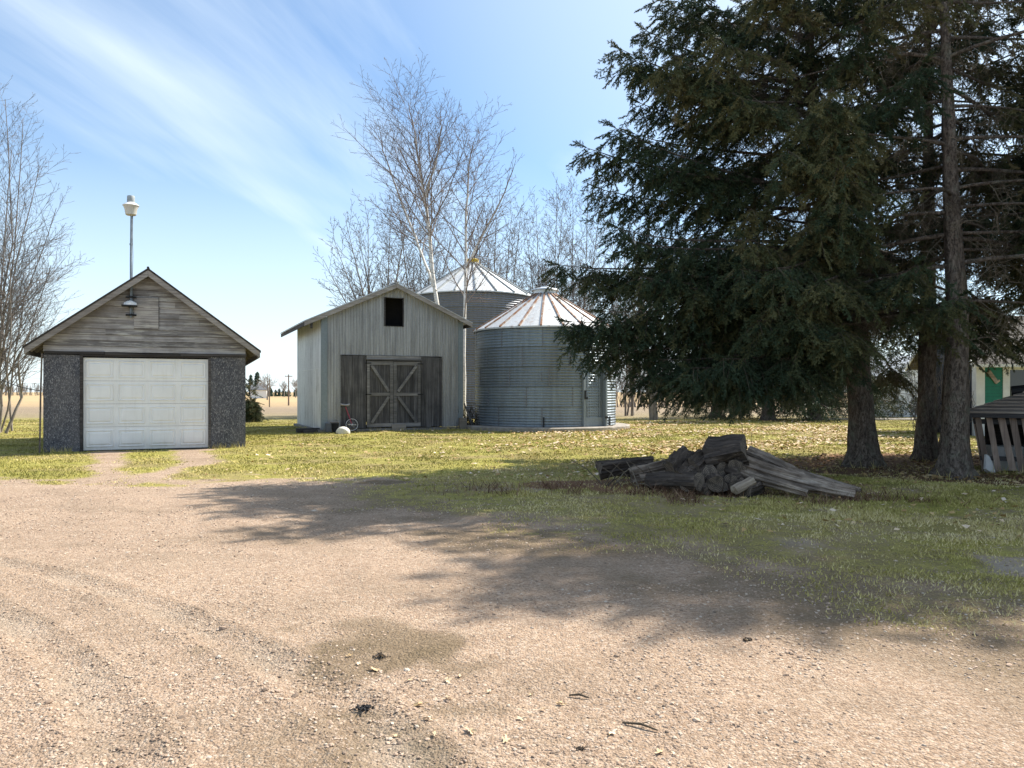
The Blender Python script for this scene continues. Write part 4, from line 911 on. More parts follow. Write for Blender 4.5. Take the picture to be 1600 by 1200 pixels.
# ------------------------------------------------------------------ trees
def tubes(polys, sides):
    """list of (points (k,3), radii (k)) -> vertices, quads, thickness attribute"""
    by = {}
    for p, r in polys: by.setdefault(len(p), []).append((p, r))
    Vs, Fs, Rs = [], [], []; off = 0
    for k, lst in by.items():
        P = np.array([q[0] for q in lst], float); R = np.array([q[1] for q in lst], float); m = len(P)
        T = np.empty_like(P); T[:, 1:-1] = P[:, 2:]-P[:, :-2]; T[:, 0] = P[:, 1]-P[:, 0]; T[:, -1] = P[:, -1]-P[:, -2]
        T /= np.linalg.norm(T, axis=2, keepdims=True)+1e-9
        mt = P[:, -1]-P[:, 0]; mt /= np.linalg.norm(mt, axis=1, keepdims=True)+1e-9
        ref = np.where((np.abs(mt[:, 2]) > .75)[:, None], np.array([[1., .2, 0]]), np.array([[0, 0, 1.]]))
        A = np.cross(T, ref[:, None]); A /= np.linalg.norm(A, axis=2, keepdims=True)+1e-9; B = np.cross(T, A)
        w = 2*np.pi*np.arange(sides)/sides
        V = P[:, :, None]+(A[:, :, None]*np.cos(w)[None, None, :, None]+B[:, :, None]*np.sin(w)[None, None, :, None])*R[:, :, None, None]
        i = (np.arange(m)*k*sides)[:, None, None]+(np.arange(k-1)*sides)[None, :, None]; a = np.arange(sides)[None, None]; b = (np.arange(sides)+1)[None, None] % sides
        F = np.stack([i+a, i+b, i+sides+b, i+sides+a], -1).reshape(-1, 4)+off
        Vs.append(V.reshape(-1, 3)); Fs.append(F); Rs.append(np.repeat(R.reshape(-1), sides)); off += m*k*sides
    return np.concatenate(Vs), np.concatenate(Fs), np.clip(np.concatenate(Rs)/.1, 0, 1)

class Bare:
    """bare deciduous tree: stems, then limbs and twigs grown from them"""
    def __init__(s, seed): s.g = np.random.default_rng(seed); s.thick = []; s.thin = []
    def grow(s, p, d, L, r, lev, P):
        g = s.g; k = 6 if lev < 2 else 4; pts = [np.array(p, float)]; d = np.array(d, float); st = L/(k-1)
        for i in range(k-1):
            d = d+g.normal(0, P['wob'], 3)*(.6 if lev < 2 else 1)+np.array([0, 0, P['up'][min(lev, 3)]]); d /= np.linalg.norm(d); pts.append(pts[-1]+d*st)
        pts = np.array(pts); rad = np.linspace(r, max(r*.32, P['rmin']), k)
        (s.thick if r > .022 else s.thin).append((pts, rad)); s.kids(pts, rad, L, lev, P)
    def kids(s, pts, rad, L, lev, P, lo=None):
        if lev >= P['lev']: return
        g = s.g; n = max(2, int(P['n'][lev]*L+g.random())); k = len(pts); lo = P['lo'][lev] if lo is None else lo; ph = g.random()*6.28
        for i in range(n):
            t = lo+(1-lo)*(i+g.random())/n; f = t*(k-1); j = min(int(f), k-2); q = pts[j]+(pts[j+1]-pts[j])*(f-j); d = pts[j+1]-pts[j]; d = d/np.linalg.norm(d)
            ph += 2.4+g.normal(0, .4); ax = np.array([math.cos(ph), math.sin(ph), 0.]); ax = ax-d*(ax@d); ax /= np.linalg.norm(ax)+1e-9
            an = math.radians(P['ang'][lev]+g.normal(0, 7)); dd = d*math.cos(an)+ax*math.sin(an)
            l = P['len'][lev]*L*(1-.62*(t-lo)/(1-lo+1e-6))*(.65+.6*g.random()); r = max(P['rmin'], (rad[j]*(1-(f-j))+rad[j+1]*(f-j))*P['rr'][lev])
            s.grow(q, dd, l, r, lev+1, P)
    def stem(s, pts, r0, r1, P, lo=.25):
        pts = [np.array(q, float) for q in pts]; pp = []
        for a, b in zip(pts, pts[1:]):
            for t in (0, .34, .67): pp.append(a+(b-a)*t+s.g.normal(0, .02, 3))
        pp.append(pts[-1]); pp = np.array(pp); rad = np.linspace(1, 0, len(pp))**.9*(r0-r1)+r1; s.thick.append((pp, rad))
        L = np.linalg.norm(np.diff(pp, axis=0), axis=1).sum(); s.kids(pp, rad, L, 0, P, lo)
    def build(s, name, mat, base, label, cat, group=None):
        E = empty(name, base, 0, label, cat, group); b = np.array(base)
        V, F, R = tubes([(p-b, r) for p, r in s.thick], 7); np_mesh('trunk', V, [F], mat, E, dict(rad=R), True)
        if s.thin:
            V, F, R = tubes([(p-b, r) for p, r in s.thin], 3); np_mesh('crown', V, [F], mat, E, dict(rad=R))
        return E

PB = dict(wob=.09, up=(0, .05, .04, .03), n=(2.6, 3.2, 4.2, 5), lo=(.25, .15, .1, .1), ang=(38, 40, 38, 35), len=(.33, .42, .42, .4), rr=(.5, .55, .6, .6), rmin=.0055, lev=3)

def build_bare():
    def P_(px, py, d): return tuple(W(px, py, d))
    birch = 'birches behind the shed'
    p = dict(PB); p.update(n=(2.4, 3.2, 4.4, 4), ang=(43, 42, 40, 35), len=(.34, .44, .45, .4), rmin=.0055, rr=(.42, .5, .6, .6))
    b = Bare(2); d = 36
    b.stem([(at(727, d), d, 0), P_(725, 560, d), P_(727, 440, d), P_(729, 330, d), P_(732, 260, d), P_(742, 215, d)], .1, .012, p, .3)
    b.stem([P_(728, 420, d), P_(752, 370, d-.3), P_(790, 300, d-.5), P_(806, 250, d-.5)], .07, .008, p, .2)
    b.build('birch_tree', MAT['birch'], (at(727, d), d, 0), 'white barked birch rising straight in the gap between shed and bins', 'tree')
    b = Bare(5); d = 38
    b.stem([(at(690, d), d, 0), P_(683, 480, d), P_(674, 400, d), P_(667, 330, d), P_(657, 270, d), P_(648, 205, d), P_(638, 160, d)], .12, .012, p, .35)
    b.stem([P_(681, 455, d), P_(664, 410, d+.4), P_(648, 370, d+.6), P_(622, 300, d+.8), P_(598, 235, d+1), P_(590, 185, d+1)], .085, .008, p, .25)
    b.stem([P_(664, 310, d), P_(684, 240, d-.4), P_(690, 200, d-.5), P_(688, 170, d-.5)], .06, .007, p, .2)
    b.build('birch_tree', MAT['birch'], (at(690, d), d, 0), 'tall forked white birch leaning above the shed roof', 'tree')
    def clump(name, px, d, tops, seed, label, r0=.13, q=None, base_s=.35, lo=.2, group=None, mat='bare', cat='tree'):
        g = np.random.default_rng(seed); b = Bare(seed); bx = at(px, d); pp = dict(PB); pp.update(q or {}); gzb = float(gz_far(0, d))
        for (tx, ty) in tops:
            t = np.array(W(tx, ty, d+g.normal(0, .7))); s0 = np.array([bx+g.normal(0, base_s), d+g.normal(0, base_s), gzb]); m1 = s0*.72+t*.28; m1[0] = s0[0]+(t[0]-s0[0])*.2; m2 = s0*.42+t*.58; m2[0] = s0[0]+(t[0]-s0[0])*.52
            b.stem([s0, m1+g.normal(0, .12, 3), m2+g.normal(0, .15, 3), t], r0*(.75+.5*g.random()), .01, pp, lo)
        return b.build(name, MAT[mat], (bx, d, gzb), label, cat, group)
    w = dict(n=(2.6, 3.4, 5.0, 4), len=(.3, .42, .42, .4), rmin=.0085)
    clump('bare_tree', 598, 44, [(505, 405), (540, 345), (575, 325), (612, 318), (640, 330), (520, 370), (560, 370)], 11, 'grey bare tree with many stems spreading behind the shed roof peak', .09, w)
    clump('bare_tree', 652, 49, [(620, 300), (655, 320), (690, 310), (715, 330)], 12, 'brownish bare tree behind the two birches and in front of the sky', .08, w)
    clump('bare_tree', 776, 50, [(745, 330), (775, 310), (800, 335), (815, 320), (760, 345)], 13, 'bare tree rising behind the yellow capped roof of the large bin', .08, w)
    clump('bare_tree', 858, 53, [(820, 345), (838, 320), (870, 300), (880, 305)], 14, 'slender bare trees growing directly behind the small bin roof cap', .075, w)
    clump('bare_tree', 912, 51, [(895, 310), (918, 308), (938, 325)], 15, 'bare upright saplings between the small bin roof and the spruce boughs', .07, w)
    clump('bare_tree', 985, 46, [(950, 345), (975, 350), (1000, 360), (1015, 345)], 16, 'pale bare tree half hidden by the long spruce boughs', .075, w)
    b = Bare(19); d = 39.5
    q = dict(PB); q.update(w); b.stem([(at(1022, d), d, 0), P_(1017, 600, d), P_(1008, 540, d), P_(996, 440, d), P_(990, 360, d)], .24, .02, q, .35)
    b.build('bare_tree', MAT['bare'], (at(1022, d), d, 0), 'thick trunked bare tree standing past the concrete pad below the spruce', 'tree')
    # left edge
    L = dict(n=(2.3, 3.4, 4.8, 4), len=(.35, .42, .42, .4), rmin=.0042)
    clump('bare_tree', -6, 27.6, [(-40, 150), (8, 155), (36, 190), (62, 260), (88, 325), (-20, 165), (18, 235), (80, 415)], 21, 'bare many stemmed tree on the outer side of the garage', .05, L, .25, .16)
    clump('sapling', 4, 26.5, [(16, 420), (70, 470)], 22, 'thin grey sapling with low forks in front of the many stemmed bare tree', .045, L, .05, .25)
    # brush between shed and bin
    g = np.random.default_rng(4); polys = []
    for i in range(90):
        b0 = np.array([-1.65+g.normal(0, .25), 30.4+g.normal(0, .3), 0]); pts = [b0]; dd = np.array([g.normal(0, .35), g.normal(0, .3), 1.]); n = 5
        for k in range(n): dd = dd+g.normal(0, .2, 3); dd /= np.linalg.norm(dd); pts.append(pts[-1]+dd*g.uniform(.12, .28))
        polys.append((np.array(pts), np.linspace(.012, .004, n+1)))
    V, F, R = tubes(polys, 3); tag(np_mesh('bare_bush', V, [F], MAT['twig'], None, dict(rnd=R*.4)), 'tangled bare bush in the gap between shed and small bin', 'bush')
    # two thin whips standing behind the log pile
    for (px, top, lab, dx) in ((1163, 640, 'taller thin bare whip standing behind the log pile', -6), (1172, 675, 'shorter thin bare whip standing behind the log pile', 2)):
        p0 = Vector((at(px, 11.6), 11.6, 0)); p1 = W(px+dx, top, 11.6); m = MB(3); m.tube([p0, p0.lerp(p1, .5)+Vector((.03, 0, 0)), p1], [.007, .005, .003], 5); o = m.build('whip', MAT['twig']); tag(o, lab, 'sapling')

# ------------------------------------------------------------------ spruces
def spray_template(seed, L=.28, needle=.044, wid=.013, n_side=5, per=.0052):
    """one twig with side twigs and needles: (verts, tris, tri is needle, per-vertex needle flag)"""
    g = np.random.default_rng(seed); axes = [(np.zeros(3), np.array([1., 0, 0]), L)]
    for i in range(n_side):
        t = .15+.7*(i+.5*g.random())/n_side; sd = 1 if i % 2 else -1; a = math.radians(48+g.normal(0, 8)); axes.append((np.array([L*t, 0, 0]), np.array([math.cos(a), sd*math.sin(a), g.normal(-.12, .15)]), L*(.46-.32*t)*(.8+.4*g.random())))
    V = []; F = []
    for o, d, l in axes:
        d = d/np.linalg.norm(d); u = np.cross(d, [0, 0, 1.]); u /= np.linalg.norm(u); v = np.cross(u, d); n = max(4, int(l/per))
        for i in range(n):
            p = o+d*l*(i+.5)/n; ph = g.random()*6.283; out = u*math.cos(ph)+v*math.sin(ph)*.8+v*.25; dr = d*(.75+.3*g.random())+out*.8; dr /= np.linalg.norm(dr); s = np.cross(dr, g.normal(size=3)); s /= np.linalg.norm(s)
            ln = needle*(.7+.5*g.random())*(1 if i < n-2 else .8); b = len(V); V += [p-s*wid/2, p+s*wid/2, p+dr*ln]; F.append((b, b+1, b+2))
    return np.array(V), np.array(F)
def dead_template(seed, L=.5):
    g = np.random.default_rng(seed); polys = []
    def tw(p, d, l, r, lev):
        pts = [p]
        for k in range(3): d = d+g.normal(0, .18, 3)+np.array([0, 0, -.06]); d = d/np.linalg.norm(d); pts.append(pts[-1]+d*l/3)
        polys.append((np.array(pts), np.linspace(r, r*.5, 4)))
        if lev < 2:
            for k in range(5 if lev == 0 else 3):
                t = .2+.75*g.random(); j = min(2, int(t*3)); q = pts[j]+(pts[j+1]-pts[j])*(t*3-j); a = g.random()*6.28; e = d*.6+np.array([0, math.cos(a), math.sin(a)])*.8
                tw(q, e/np.linalg.norm(e), l*.45, r*.7, lev+1)
    tw(np.zeros(3), np.array([1., 0, 0]), L, .004, 0)
    V, F, R = tubes(polys, 3); return V, np.concatenate([F[:, [0, 1, 2]], F[:, [0, 2, 3]]])
TPL = {}
def inst(tp, pos, dirs, up, scl, rng):
    """place copies of template tp; returns verts and tris"""
    V, F = tp; X = dirs/(np.linalg.norm(dirs, axis=1, keepdims=True)+1e-9); Y = np.cross(up, X); Y /= np.linalg.norm(Y, axis=1, keepdims=True)+1e-9; Z = np.cross(X, Y)
    a = rng.normal(0, .5, len(X)); Y2 = Y*np.cos(a)[:, None]+Z*np.sin(a)[:, None]; Z2 = np.cross(X, Y2)
    P = (V[None, :, 0, None]*X[:, None]+V[None, :, 1, None]*Y2[:, None]+V[None, :, 2, None]*Z2[:, None])*scl[:, None, None]+pos[:, None]
    T = F[None]+(np.arange(len(X))*len(V))[:, None, None]
    return P.reshape(-1, 3), T.reshape(-1, 3), len(V)

def spruce(name, label, cat, trunk, rad, branches, seed, step2=.2, step3=.13, tone=0.0, mats=None, group=None, dead=1.0, tpl='near', flare=1.6, hang=1.0):
    """trunk: list of points; branches: (height along trunk z, azimuth, length, start pitch, droop, lift, leafy-from, fullness)"""
    rng = np.random.default_rng(seed); tp_ = np.array(trunk, float); base = tp_[0].copy(); E = empty(name, tuple(base), 0, label, cat, group)
    tz = tp_[:, 2]
    def tpos(z): return np.array([np.interp(z, tz, tp_[:, 0]), np.interp(z, tz, tp_[:, 1]), z])
    zt = tz[-1]; zs = np.concatenate([[0, .06, .15, .3, .55, .9], np.arange(1.4, zt, .45), [zt]])
    sides = 18; vs = []
    for i, z in enumerate(zs):
        r = rad*(1-.93*(z/zt)**.9)*(1+(flare-1)*math.exp(-z/.25)); c = tpos(z)-base
        for k in range(sides):
            w = 2*math.pi*k/sides; rr = r*(1+.08*math.sin(k*2.1+z*.7+seed)+.05*rng.normal()+(.16*math.exp(-z/.2)*max(0, math.sin(w*4+seed)))); vs.append((c[0]+rr*math.cos(w), c[1]+rr*math.sin(w), c[2]-(.08 if i == 0 else 0)))
    vs = np.array(vs); i = (np.arange(len(zs)-1)*sides)[:, None]; a = np.arange(sides)[None]; b = (a+1) % sides
    F = np.stack([i+a, i+b, i+sides+b, i+sides+a], -1).reshape(-1, 4); np_mesh('trunk', vs, [F], MAT['bark'], E, None, True)
    limbs = []; twigs = []; sp = dict(p=[], d=[], s=[], t=[]); dd = dict(p=[], d=[], s=[])
    for (z0, az, L, pit, droop, lift, s0, full) in branches:
        p0 = tpos(z0)-base; k = 9; h = np.array([math.cos(az), math.sin(az), 0]); sd = np.array([-h[1], h[0], 0]); pts = []; wob = rng.normal(0, .04, 2)
        for j in range(k):
            s = j/(k-1); pts.append(p0+h*L*s+sd*L*(wob[0]*s+wob[1]*math.sin(s*5))+np.array([0, 0, L*(math.tan(pit)*s-droop*s*s+lift*s**3.2)]))
        pts = np.array(pts); r0 = .012+.0085*L; limbs.append((pts, np.linspace(r0, .005, k)))
        bt = rng.random(); tone_b = tone+(.22 if s0 >= .45 else 0)
        n = max(3, int(L/step2)); 
        for q in range(n*2):
            s = (q//2+rng.random())/n
            if s > .985: s = .985
            f = s*(k-1); j = min(int(f), k-2); pp = pts[j]+(pts[j+1]-pts[j])*(f-j); tg = pts[j+1]-pts[j]; tg = tg/np.linalg.norm(tg); sg = 1 if q % 2 else -1
            leafy = s > s0+rng.normal(0, .06)
            if leafy and rng.random() > full: continue
            l2 = (.3+.95*min(1, L/4)*(1-s)**.6*min(1, .35+s*2.2))*(.6+.6*rng.random()); an = math.radians(58-18*s+rng.normal(0, 10)); lat = sd*sg
            d2 = tg*math.cos(an)+lat*math.sin(an)+np.array([0, 0, -.25-.5*rng.random()]); d2 /= np.linalg.norm(d2)
            if leafy:
                m = max(2, int(l2/step3)); e = pp+d2*l2*.55+np.array([0, 0, -.06*l2]); e2 = pp+d2*l2+np.array([0, 0, -.28*l2]); twigs.append((np.array([pp, e, e2]), np.array([.005, .004, .003])))
                for u in range(m):
                    t = (u+.6)/m; c = pp+d2*l2*t+np.array([0, 0, -.28*l2*t*t]); ss = 1 if u % 2 else -1; a3 = math.radians(48+rng.normal(0, 10)) if u < m-1 else .1
                    lat3 = np.cross(d2, [0, 0, 1.]); lat3 /= np.linalg.norm(lat3)+1e-9; d3 = d2*math.cos(a3)+lat3*ss*math.sin(a3)+np.array([0, 0, -.28-.45*rng.random()])
                    sp['p'].append(c); sp['d'].append(d3); sp['s'].append(.75+.5*rng.random()); sp['t'].append(np.clip(.1+.3*rng.random()+.32*bt*rng.random()+.35*(1-s)*rng.random()+tone_b, 0, 1))
                if rng.random() < .6*hang:
                    hl = (.25+.5*rng.random())*min(1, L/3); sw = rng.normal(0, .18, 3); hd = np.array([0, 0, -1.])+h*.25+sw; twigs.append((np.array([pp, pp+hd*hl*.5, pp+hd*hl]), np.array([.004, .003, .002])))
                    for u in range(max(2, int(hl/.1))):
                        c = pp+hd*hl*(u+.3)/max(2, int(hl/.1)); sp['p'].append(c); sp['d'].append(hd+rng.normal(0, .55, 3)); sp['s'].append(.65+.4*rng.random()); sp['t'].append(np.clip(.1+.3*rng.random()+.4*bt*rng.random()+.35*(1-s)*rng.random()+tone_b, 0, 1))
            elif rng.random() < dead:
                dd['p'].append(pp); dd['d'].append(d2+np.array([0, 0, -.15])); dd['s'].append((.6+.9*rng.random())*(1 if L > 2 else .7))
        for q in range(3):   # the leading tip
            sp['p'].append(pts[-1]-.05*q*tg); sp['d'].append(tg+rng.normal(0, .15, 3)+np.array([0, 0, .15])); sp['s'].append(.9); sp['t'].append(np.clip(.25+.3*rng.random()+tone, 0, 1))
    V, F, R = tubes(limbs, 6); np_mesh('limbs', V, [F], MAT['bark'], E, None, True)
    Vs, Fs, rn, mi = [], [], [], []; off = 0
    def add(V, F, r, m):
        nonlocal off; Vs.append(V); Fs.append(F+off); rn.append(r); mi.append(np.full(len(F), m)); off += len(V)
    P = np.array(sp['p']); D = np.array(sp['d']); S = np.array(sp['s']); T = np.array(sp['t']); up = np.tile([0, 0, 1.], (len(P), 1))+rng.normal(0, .25, (len(P), 3))
    tl = TPL[tpl]; pick = rng.integers(0, len(tl), len(P))
    for k, tpq in enumerate(tl):
        w = pick == k
        if w.any(): V, F, nv = inst(tpq, P[w], D[w], up[w], S[w], rng); add(V, F, np.repeat(T[w], nv), 0)
    if twigs:
        V, F, R = tubes(twigs, 3); add(V, np.concatenate([F[:, [0, 1, 2]], F[:, [0, 2, 3]]]), np.full(len(V), .25), 1)
    if dd['p']:
        P = np.array(dd['p']); D = np.array(dd['d']); S = np.array(dd['s']); up = np.tile([0, 0, 1.], (len(P), 1))+rng.normal(0, .3, (len(P), 3)); pick = rng.integers(0, 4, len(P)); T = rng.random(len(P))
        for k, tpq in enumerate(TPL['dead']):
            w = pick == k
            if w.any(): V, F, nv = inst(tpq, P[w], D[w], up[w], S[w], rng); add(V, F, np.repeat(T[w], nv), 1)
    np_mesh('crown', np.concatenate(Vs), [np.concatenate(Fs)], [MAT['needle'], MAT['twig']], E, dict(rnd=np.concatenate(rn)), False, np.concatenate(mi))
    return E

def build_spruces():
    TPL['near'] = [spray_template(i) for i in range(6)]
    TPL['far'] = [spray_template(20+i, .6, .085, .028, 4, .022) for i in range(4)]
    TPL['dead'] = [dead_template(40+i) for i in range(4)]
    R = math.radians
    def ring(rng, z0, z1, n, Lf, pit, droop, lift, s0, full, az0=0, avoid=None):
        out = []; a = az0
        for i in range(n):
            z = z0+(z1-z0)*(i+rng.random())/n; a += 2.39996+rng.normal(0, .25); L = Lf(z)*(.7+.45*rng.random())
            if avoid and avoid(a % 6.2832, z): continue
            out.append((z, a, L, pit(z)+rng.normal(0, .06), droop, lift, s0(z), full))
        return out
    # left spruce: trunk curving to the left, long low boughs out over the bin
    d = 15.0; rng = np.random.default_rng(7)
    tr = [(at(1350, d), d, 0), tuple(W(1343, 600, d)), tuple(W(1336, 484, d)), tuple(W(1300, 340, d)), tuple(W(1272, 180, d)), tuple(W(1260, 0, d)), tuple(W(1256, -110, d)), tuple(W(1253, -190, d))]
    top = tr[-1][2]
    br = ring(rng, 2.6, top, 74, lambda z: .35+4.3*(1-(z-2.2)/(top-2.0))**.8, lambda z: R(-2+16*(z-2.5)/9), .3, .26, lambda z: .38-.2*(z/top), .95, .4, lambda a, z: (z < 7.5 and 4.9 < a) or 2.5 < a < 3.75)
    br += ring(rng, 2.2, 4.0, 14, lambda z: 3.2, lambda z: R(-8), .16, .12, lambda z: .55, .7, 2.0, lambda a, z: a > 4.4 or a < .3)
    def bough(px, py, hz, dd=d, droop=.16, lift=.16, s0=.3, full=1.0):
        t0 = np.array([np.interp(hz, [q[2] for q in tr], [q[0] for q in tr]), np.interp(hz, [q[2] for q in tr], [q[1] for q in tr]), hz]); t = np.array(W(px, py, dd)); v = t-t0; L = math.hypot(v[0], v[1]); az = math.atan2(v[1], v[0]); pit = math.atan((v[2]/L+droop-lift))
        return (hz, az, L, pit, droop, lift, s0, full)
    for (px, py, pz, dd) in ((872, 408, 395, 14.4), (880, 505, 455, 14.2), (905, 515, 470, 15.4), (908, 232, 300, 14.8), (935, 300, 330, 15.4), (968, 72, 180, 14.6), (1030, 0, 90, 14.8), (1005, 50, 140, 15.8),
                             (968, 352, 390, 14.0), (985, 205, 255, 15.8), (930, 545, 500, 13.8), (1000, 430, 440, 13.4), (1040, 560, 520, 13.6), (990, 590, 510, 14.6), (1080, 575, 520, 12.8), (1010, 265, 285, 14.2), (1050, 100, 160, 13.8),
                             (1120, 560, 520, 12.6), (1180, 500, 470, 12.4), (1150, 420, 400, 12.6), (1205, 560, 520, 12.6), (1040, 10, 60, 15.2), (925, 420, 410, 15.2), (1000, 150, 220, 15.0)):
        br.append(bough(px, py, zz(pz, d), dd))
        if py < 530 and rng.random() < .5: br.append(bough(px+rng.uniform(15, 70), py+rng.uniform(-28, 28), zz(pz, d)+rng.uniform(-.35, .35), dd+rng.uniform(-.7, .7)))
    br += [(z0, R(245+rng.normal(0, 26)), 2.2+1.6*rng.random(), R(-2+rng.normal(0, 5)), .24, .2, .5, .8) for z0 in np.linspace(2.6, 8.5, 24)]
    spruce('spruce_tree', 'large dark spruce with a curved trunk and long boughs reaching over the small bin', 'tree', tr, .27, br, 7, .16, .1, -.06, dead=.9)
    # middle spruce, further back
    d = 16.4; rng = np.random.default_rng(8); x = at(1447, d); top = 13.2
    tr = [(x, d, 0), (x+.04, d, 3), (x+.05, d, 7), (x, d, top)]
    br = ring(rng, 3.2, top, 90, lambda z: .3+3.3*(1-(z-3)/(top-2.8))**.8, lambda z: R(-4+16*(z-3)/9), .3, .22, lambda z: .5-.25*(z/top), .78, 1.0, lambda a, z: z < 5.5 and 4.0 < a < 5.6)
    mid = spruce('spruce_tree', 'middle spruce with a narrow dark trunk standing between its two larger neighbours', 'tree', tr, .2, br, 8, .17, .11, .12, hang=.7)
    # right front spruce, thin crown
    d = 13.1; rng = np.random.default_rng(9); x = at(1490, d); top = 12.0
    tr = [(x, d, 0), tuple(W(1497, 500, d)), tuple(W(1486, 300, d)), tuple(W(1476, 20, d)), tuple(W(1472, -300, d))]
    top = tr[-1][2]
    br = ring(rng, 3.3, top, 74, lambda z: .6+3.2*(1-(z-3)/(top-2.5))**.6, lambda z: R(2+10*(z-3)/9), .34, .2, lambda z: .45-.2*(z/top), .68, 2.0, lambda a, z: abs(((a-4.55+3.1416) % 6.2832)-3.1416) < .75)
    br += [(zz(510, d), R(150), 1.6, R(28), .3, .0, 2, 0), (zz(540, d), R(20), 1.0, R(22), .25, 0, .6, .6), (zz(470, d), R(-8), 2.4, R(0), .1, .0, .55, .8), (zz(390, d), R(5), 2.6, R(3), .1, 0, .5, .8), (zz(365, d), R(-12), 2.8, R(0), .04, 0, .5, .7), (zz(480, d), R(170), 2.0, R(-4), .1, 0, .8, .5)]
    spruce('spruce_tree', 'spruce with a tall bare lower trunk standing beside the slatted coop', 'tree', tr, .215, br, 9, .19, .12, .16, dead=1, hang=.5)
    # spruces past the right side of the yard (their boughs hang in and they shade the drive)
    rng = np.random.default_rng(12); top = 14.4
    br = ring(rng, 4.1, top, 80, lambda z: .4+3.3*(1-(z-3.9)/(top-3.7))**.7, lambda z: R(-2+14*(z-3)/9), .28, .22, lambda z: .35-.2*(z/top), .95, .5)
    out = spruce('spruce_tree', 'spruce past the coop with boughs starting high above the gravel', 'tree', [(11.4, 12.7, 0), (11.45, 12.7, 5), (11.4, 12.65, top)], .22, br, 12, .15, .11, .04)
    for (X, Y, rz, lab) in ((12.9, 12.15, 5.1, 'spruce in front of the coop, its shadow reaching across the gravel'), (15.4, 12.6, .9, 'outermost spruce standing past the coop'), (12.5, 14.7, 2.2, 'spruce behind the coop, its boughs hanging over the plank lid'), (15.2, 17.6, 4.0, 'spruce between the coop and the shingled cottage')):
        o = copy_tree(out); o.location = (X, Y, 0); o.rotation_euler.z = rz; o['label'] = lab; o.scale = (1.18, 1.18, 1.0)
    # low dense spruces at the back of the lawn
    for (px, d, h, rw, sd, lab) in ((1200, 39, 8.6, 3.7, 31, 'bushy low spruce at the back of the lawn, trunk showing under its skirt'), (1272, 39.5, 9.5, 3.6, 32, 'bushy spruce behind the curved trunk at the far edge of the lawn'), (1120, 43, 7.6, 3.0, 33, 'low spruce next to the grain bins at the back of the lawn'), (1345, 42, 8.2, 3.2, 34, 'low spruce at the far end of the lawn behind the curved trunk')):
        rng = np.random.default_rng(sd); x = at(px, d)
        br = ring(rng, .9, h, 70, lambda z: .3+rw*(1-(z-.8)/(h-.7))**.8, lambda z: R(-4+14*(z-1)/h), .22, .16, lambda z: .2, 1.0)
        spruce('spruce_tree', lab, 'tree', [(x, d, 0), (x, d, h)], .3, br, sd, .42, .3, -.05, tpl='far', dead=.5, hang=.4)
    # young spruce behind the garage
    rng = np.random.default_rng(50); d = 36.5; x = at(391, d); h = 1.9
    br = ring(rng, .1, h*.55, 34, lambda z: .36*(1-z/(h*.8)), lambda z: R(20), .1, .15, lambda z: .05, 1.0)+ring(rng, h*.55, h*.98, 12, lambda z: .3*(1-.5*z/h), lambda z: R(38), 0, 0, lambda z: .75, .4)
    spruce('spruce_sapling', 'young spruce sapling with a sparse top against the garage side wall', 'sapling', [(x, d, 0), (x, d, h)], .03, br, 50, .12, .1, 0, tpl='near', dead=.0, flare=1.0, hang=0)

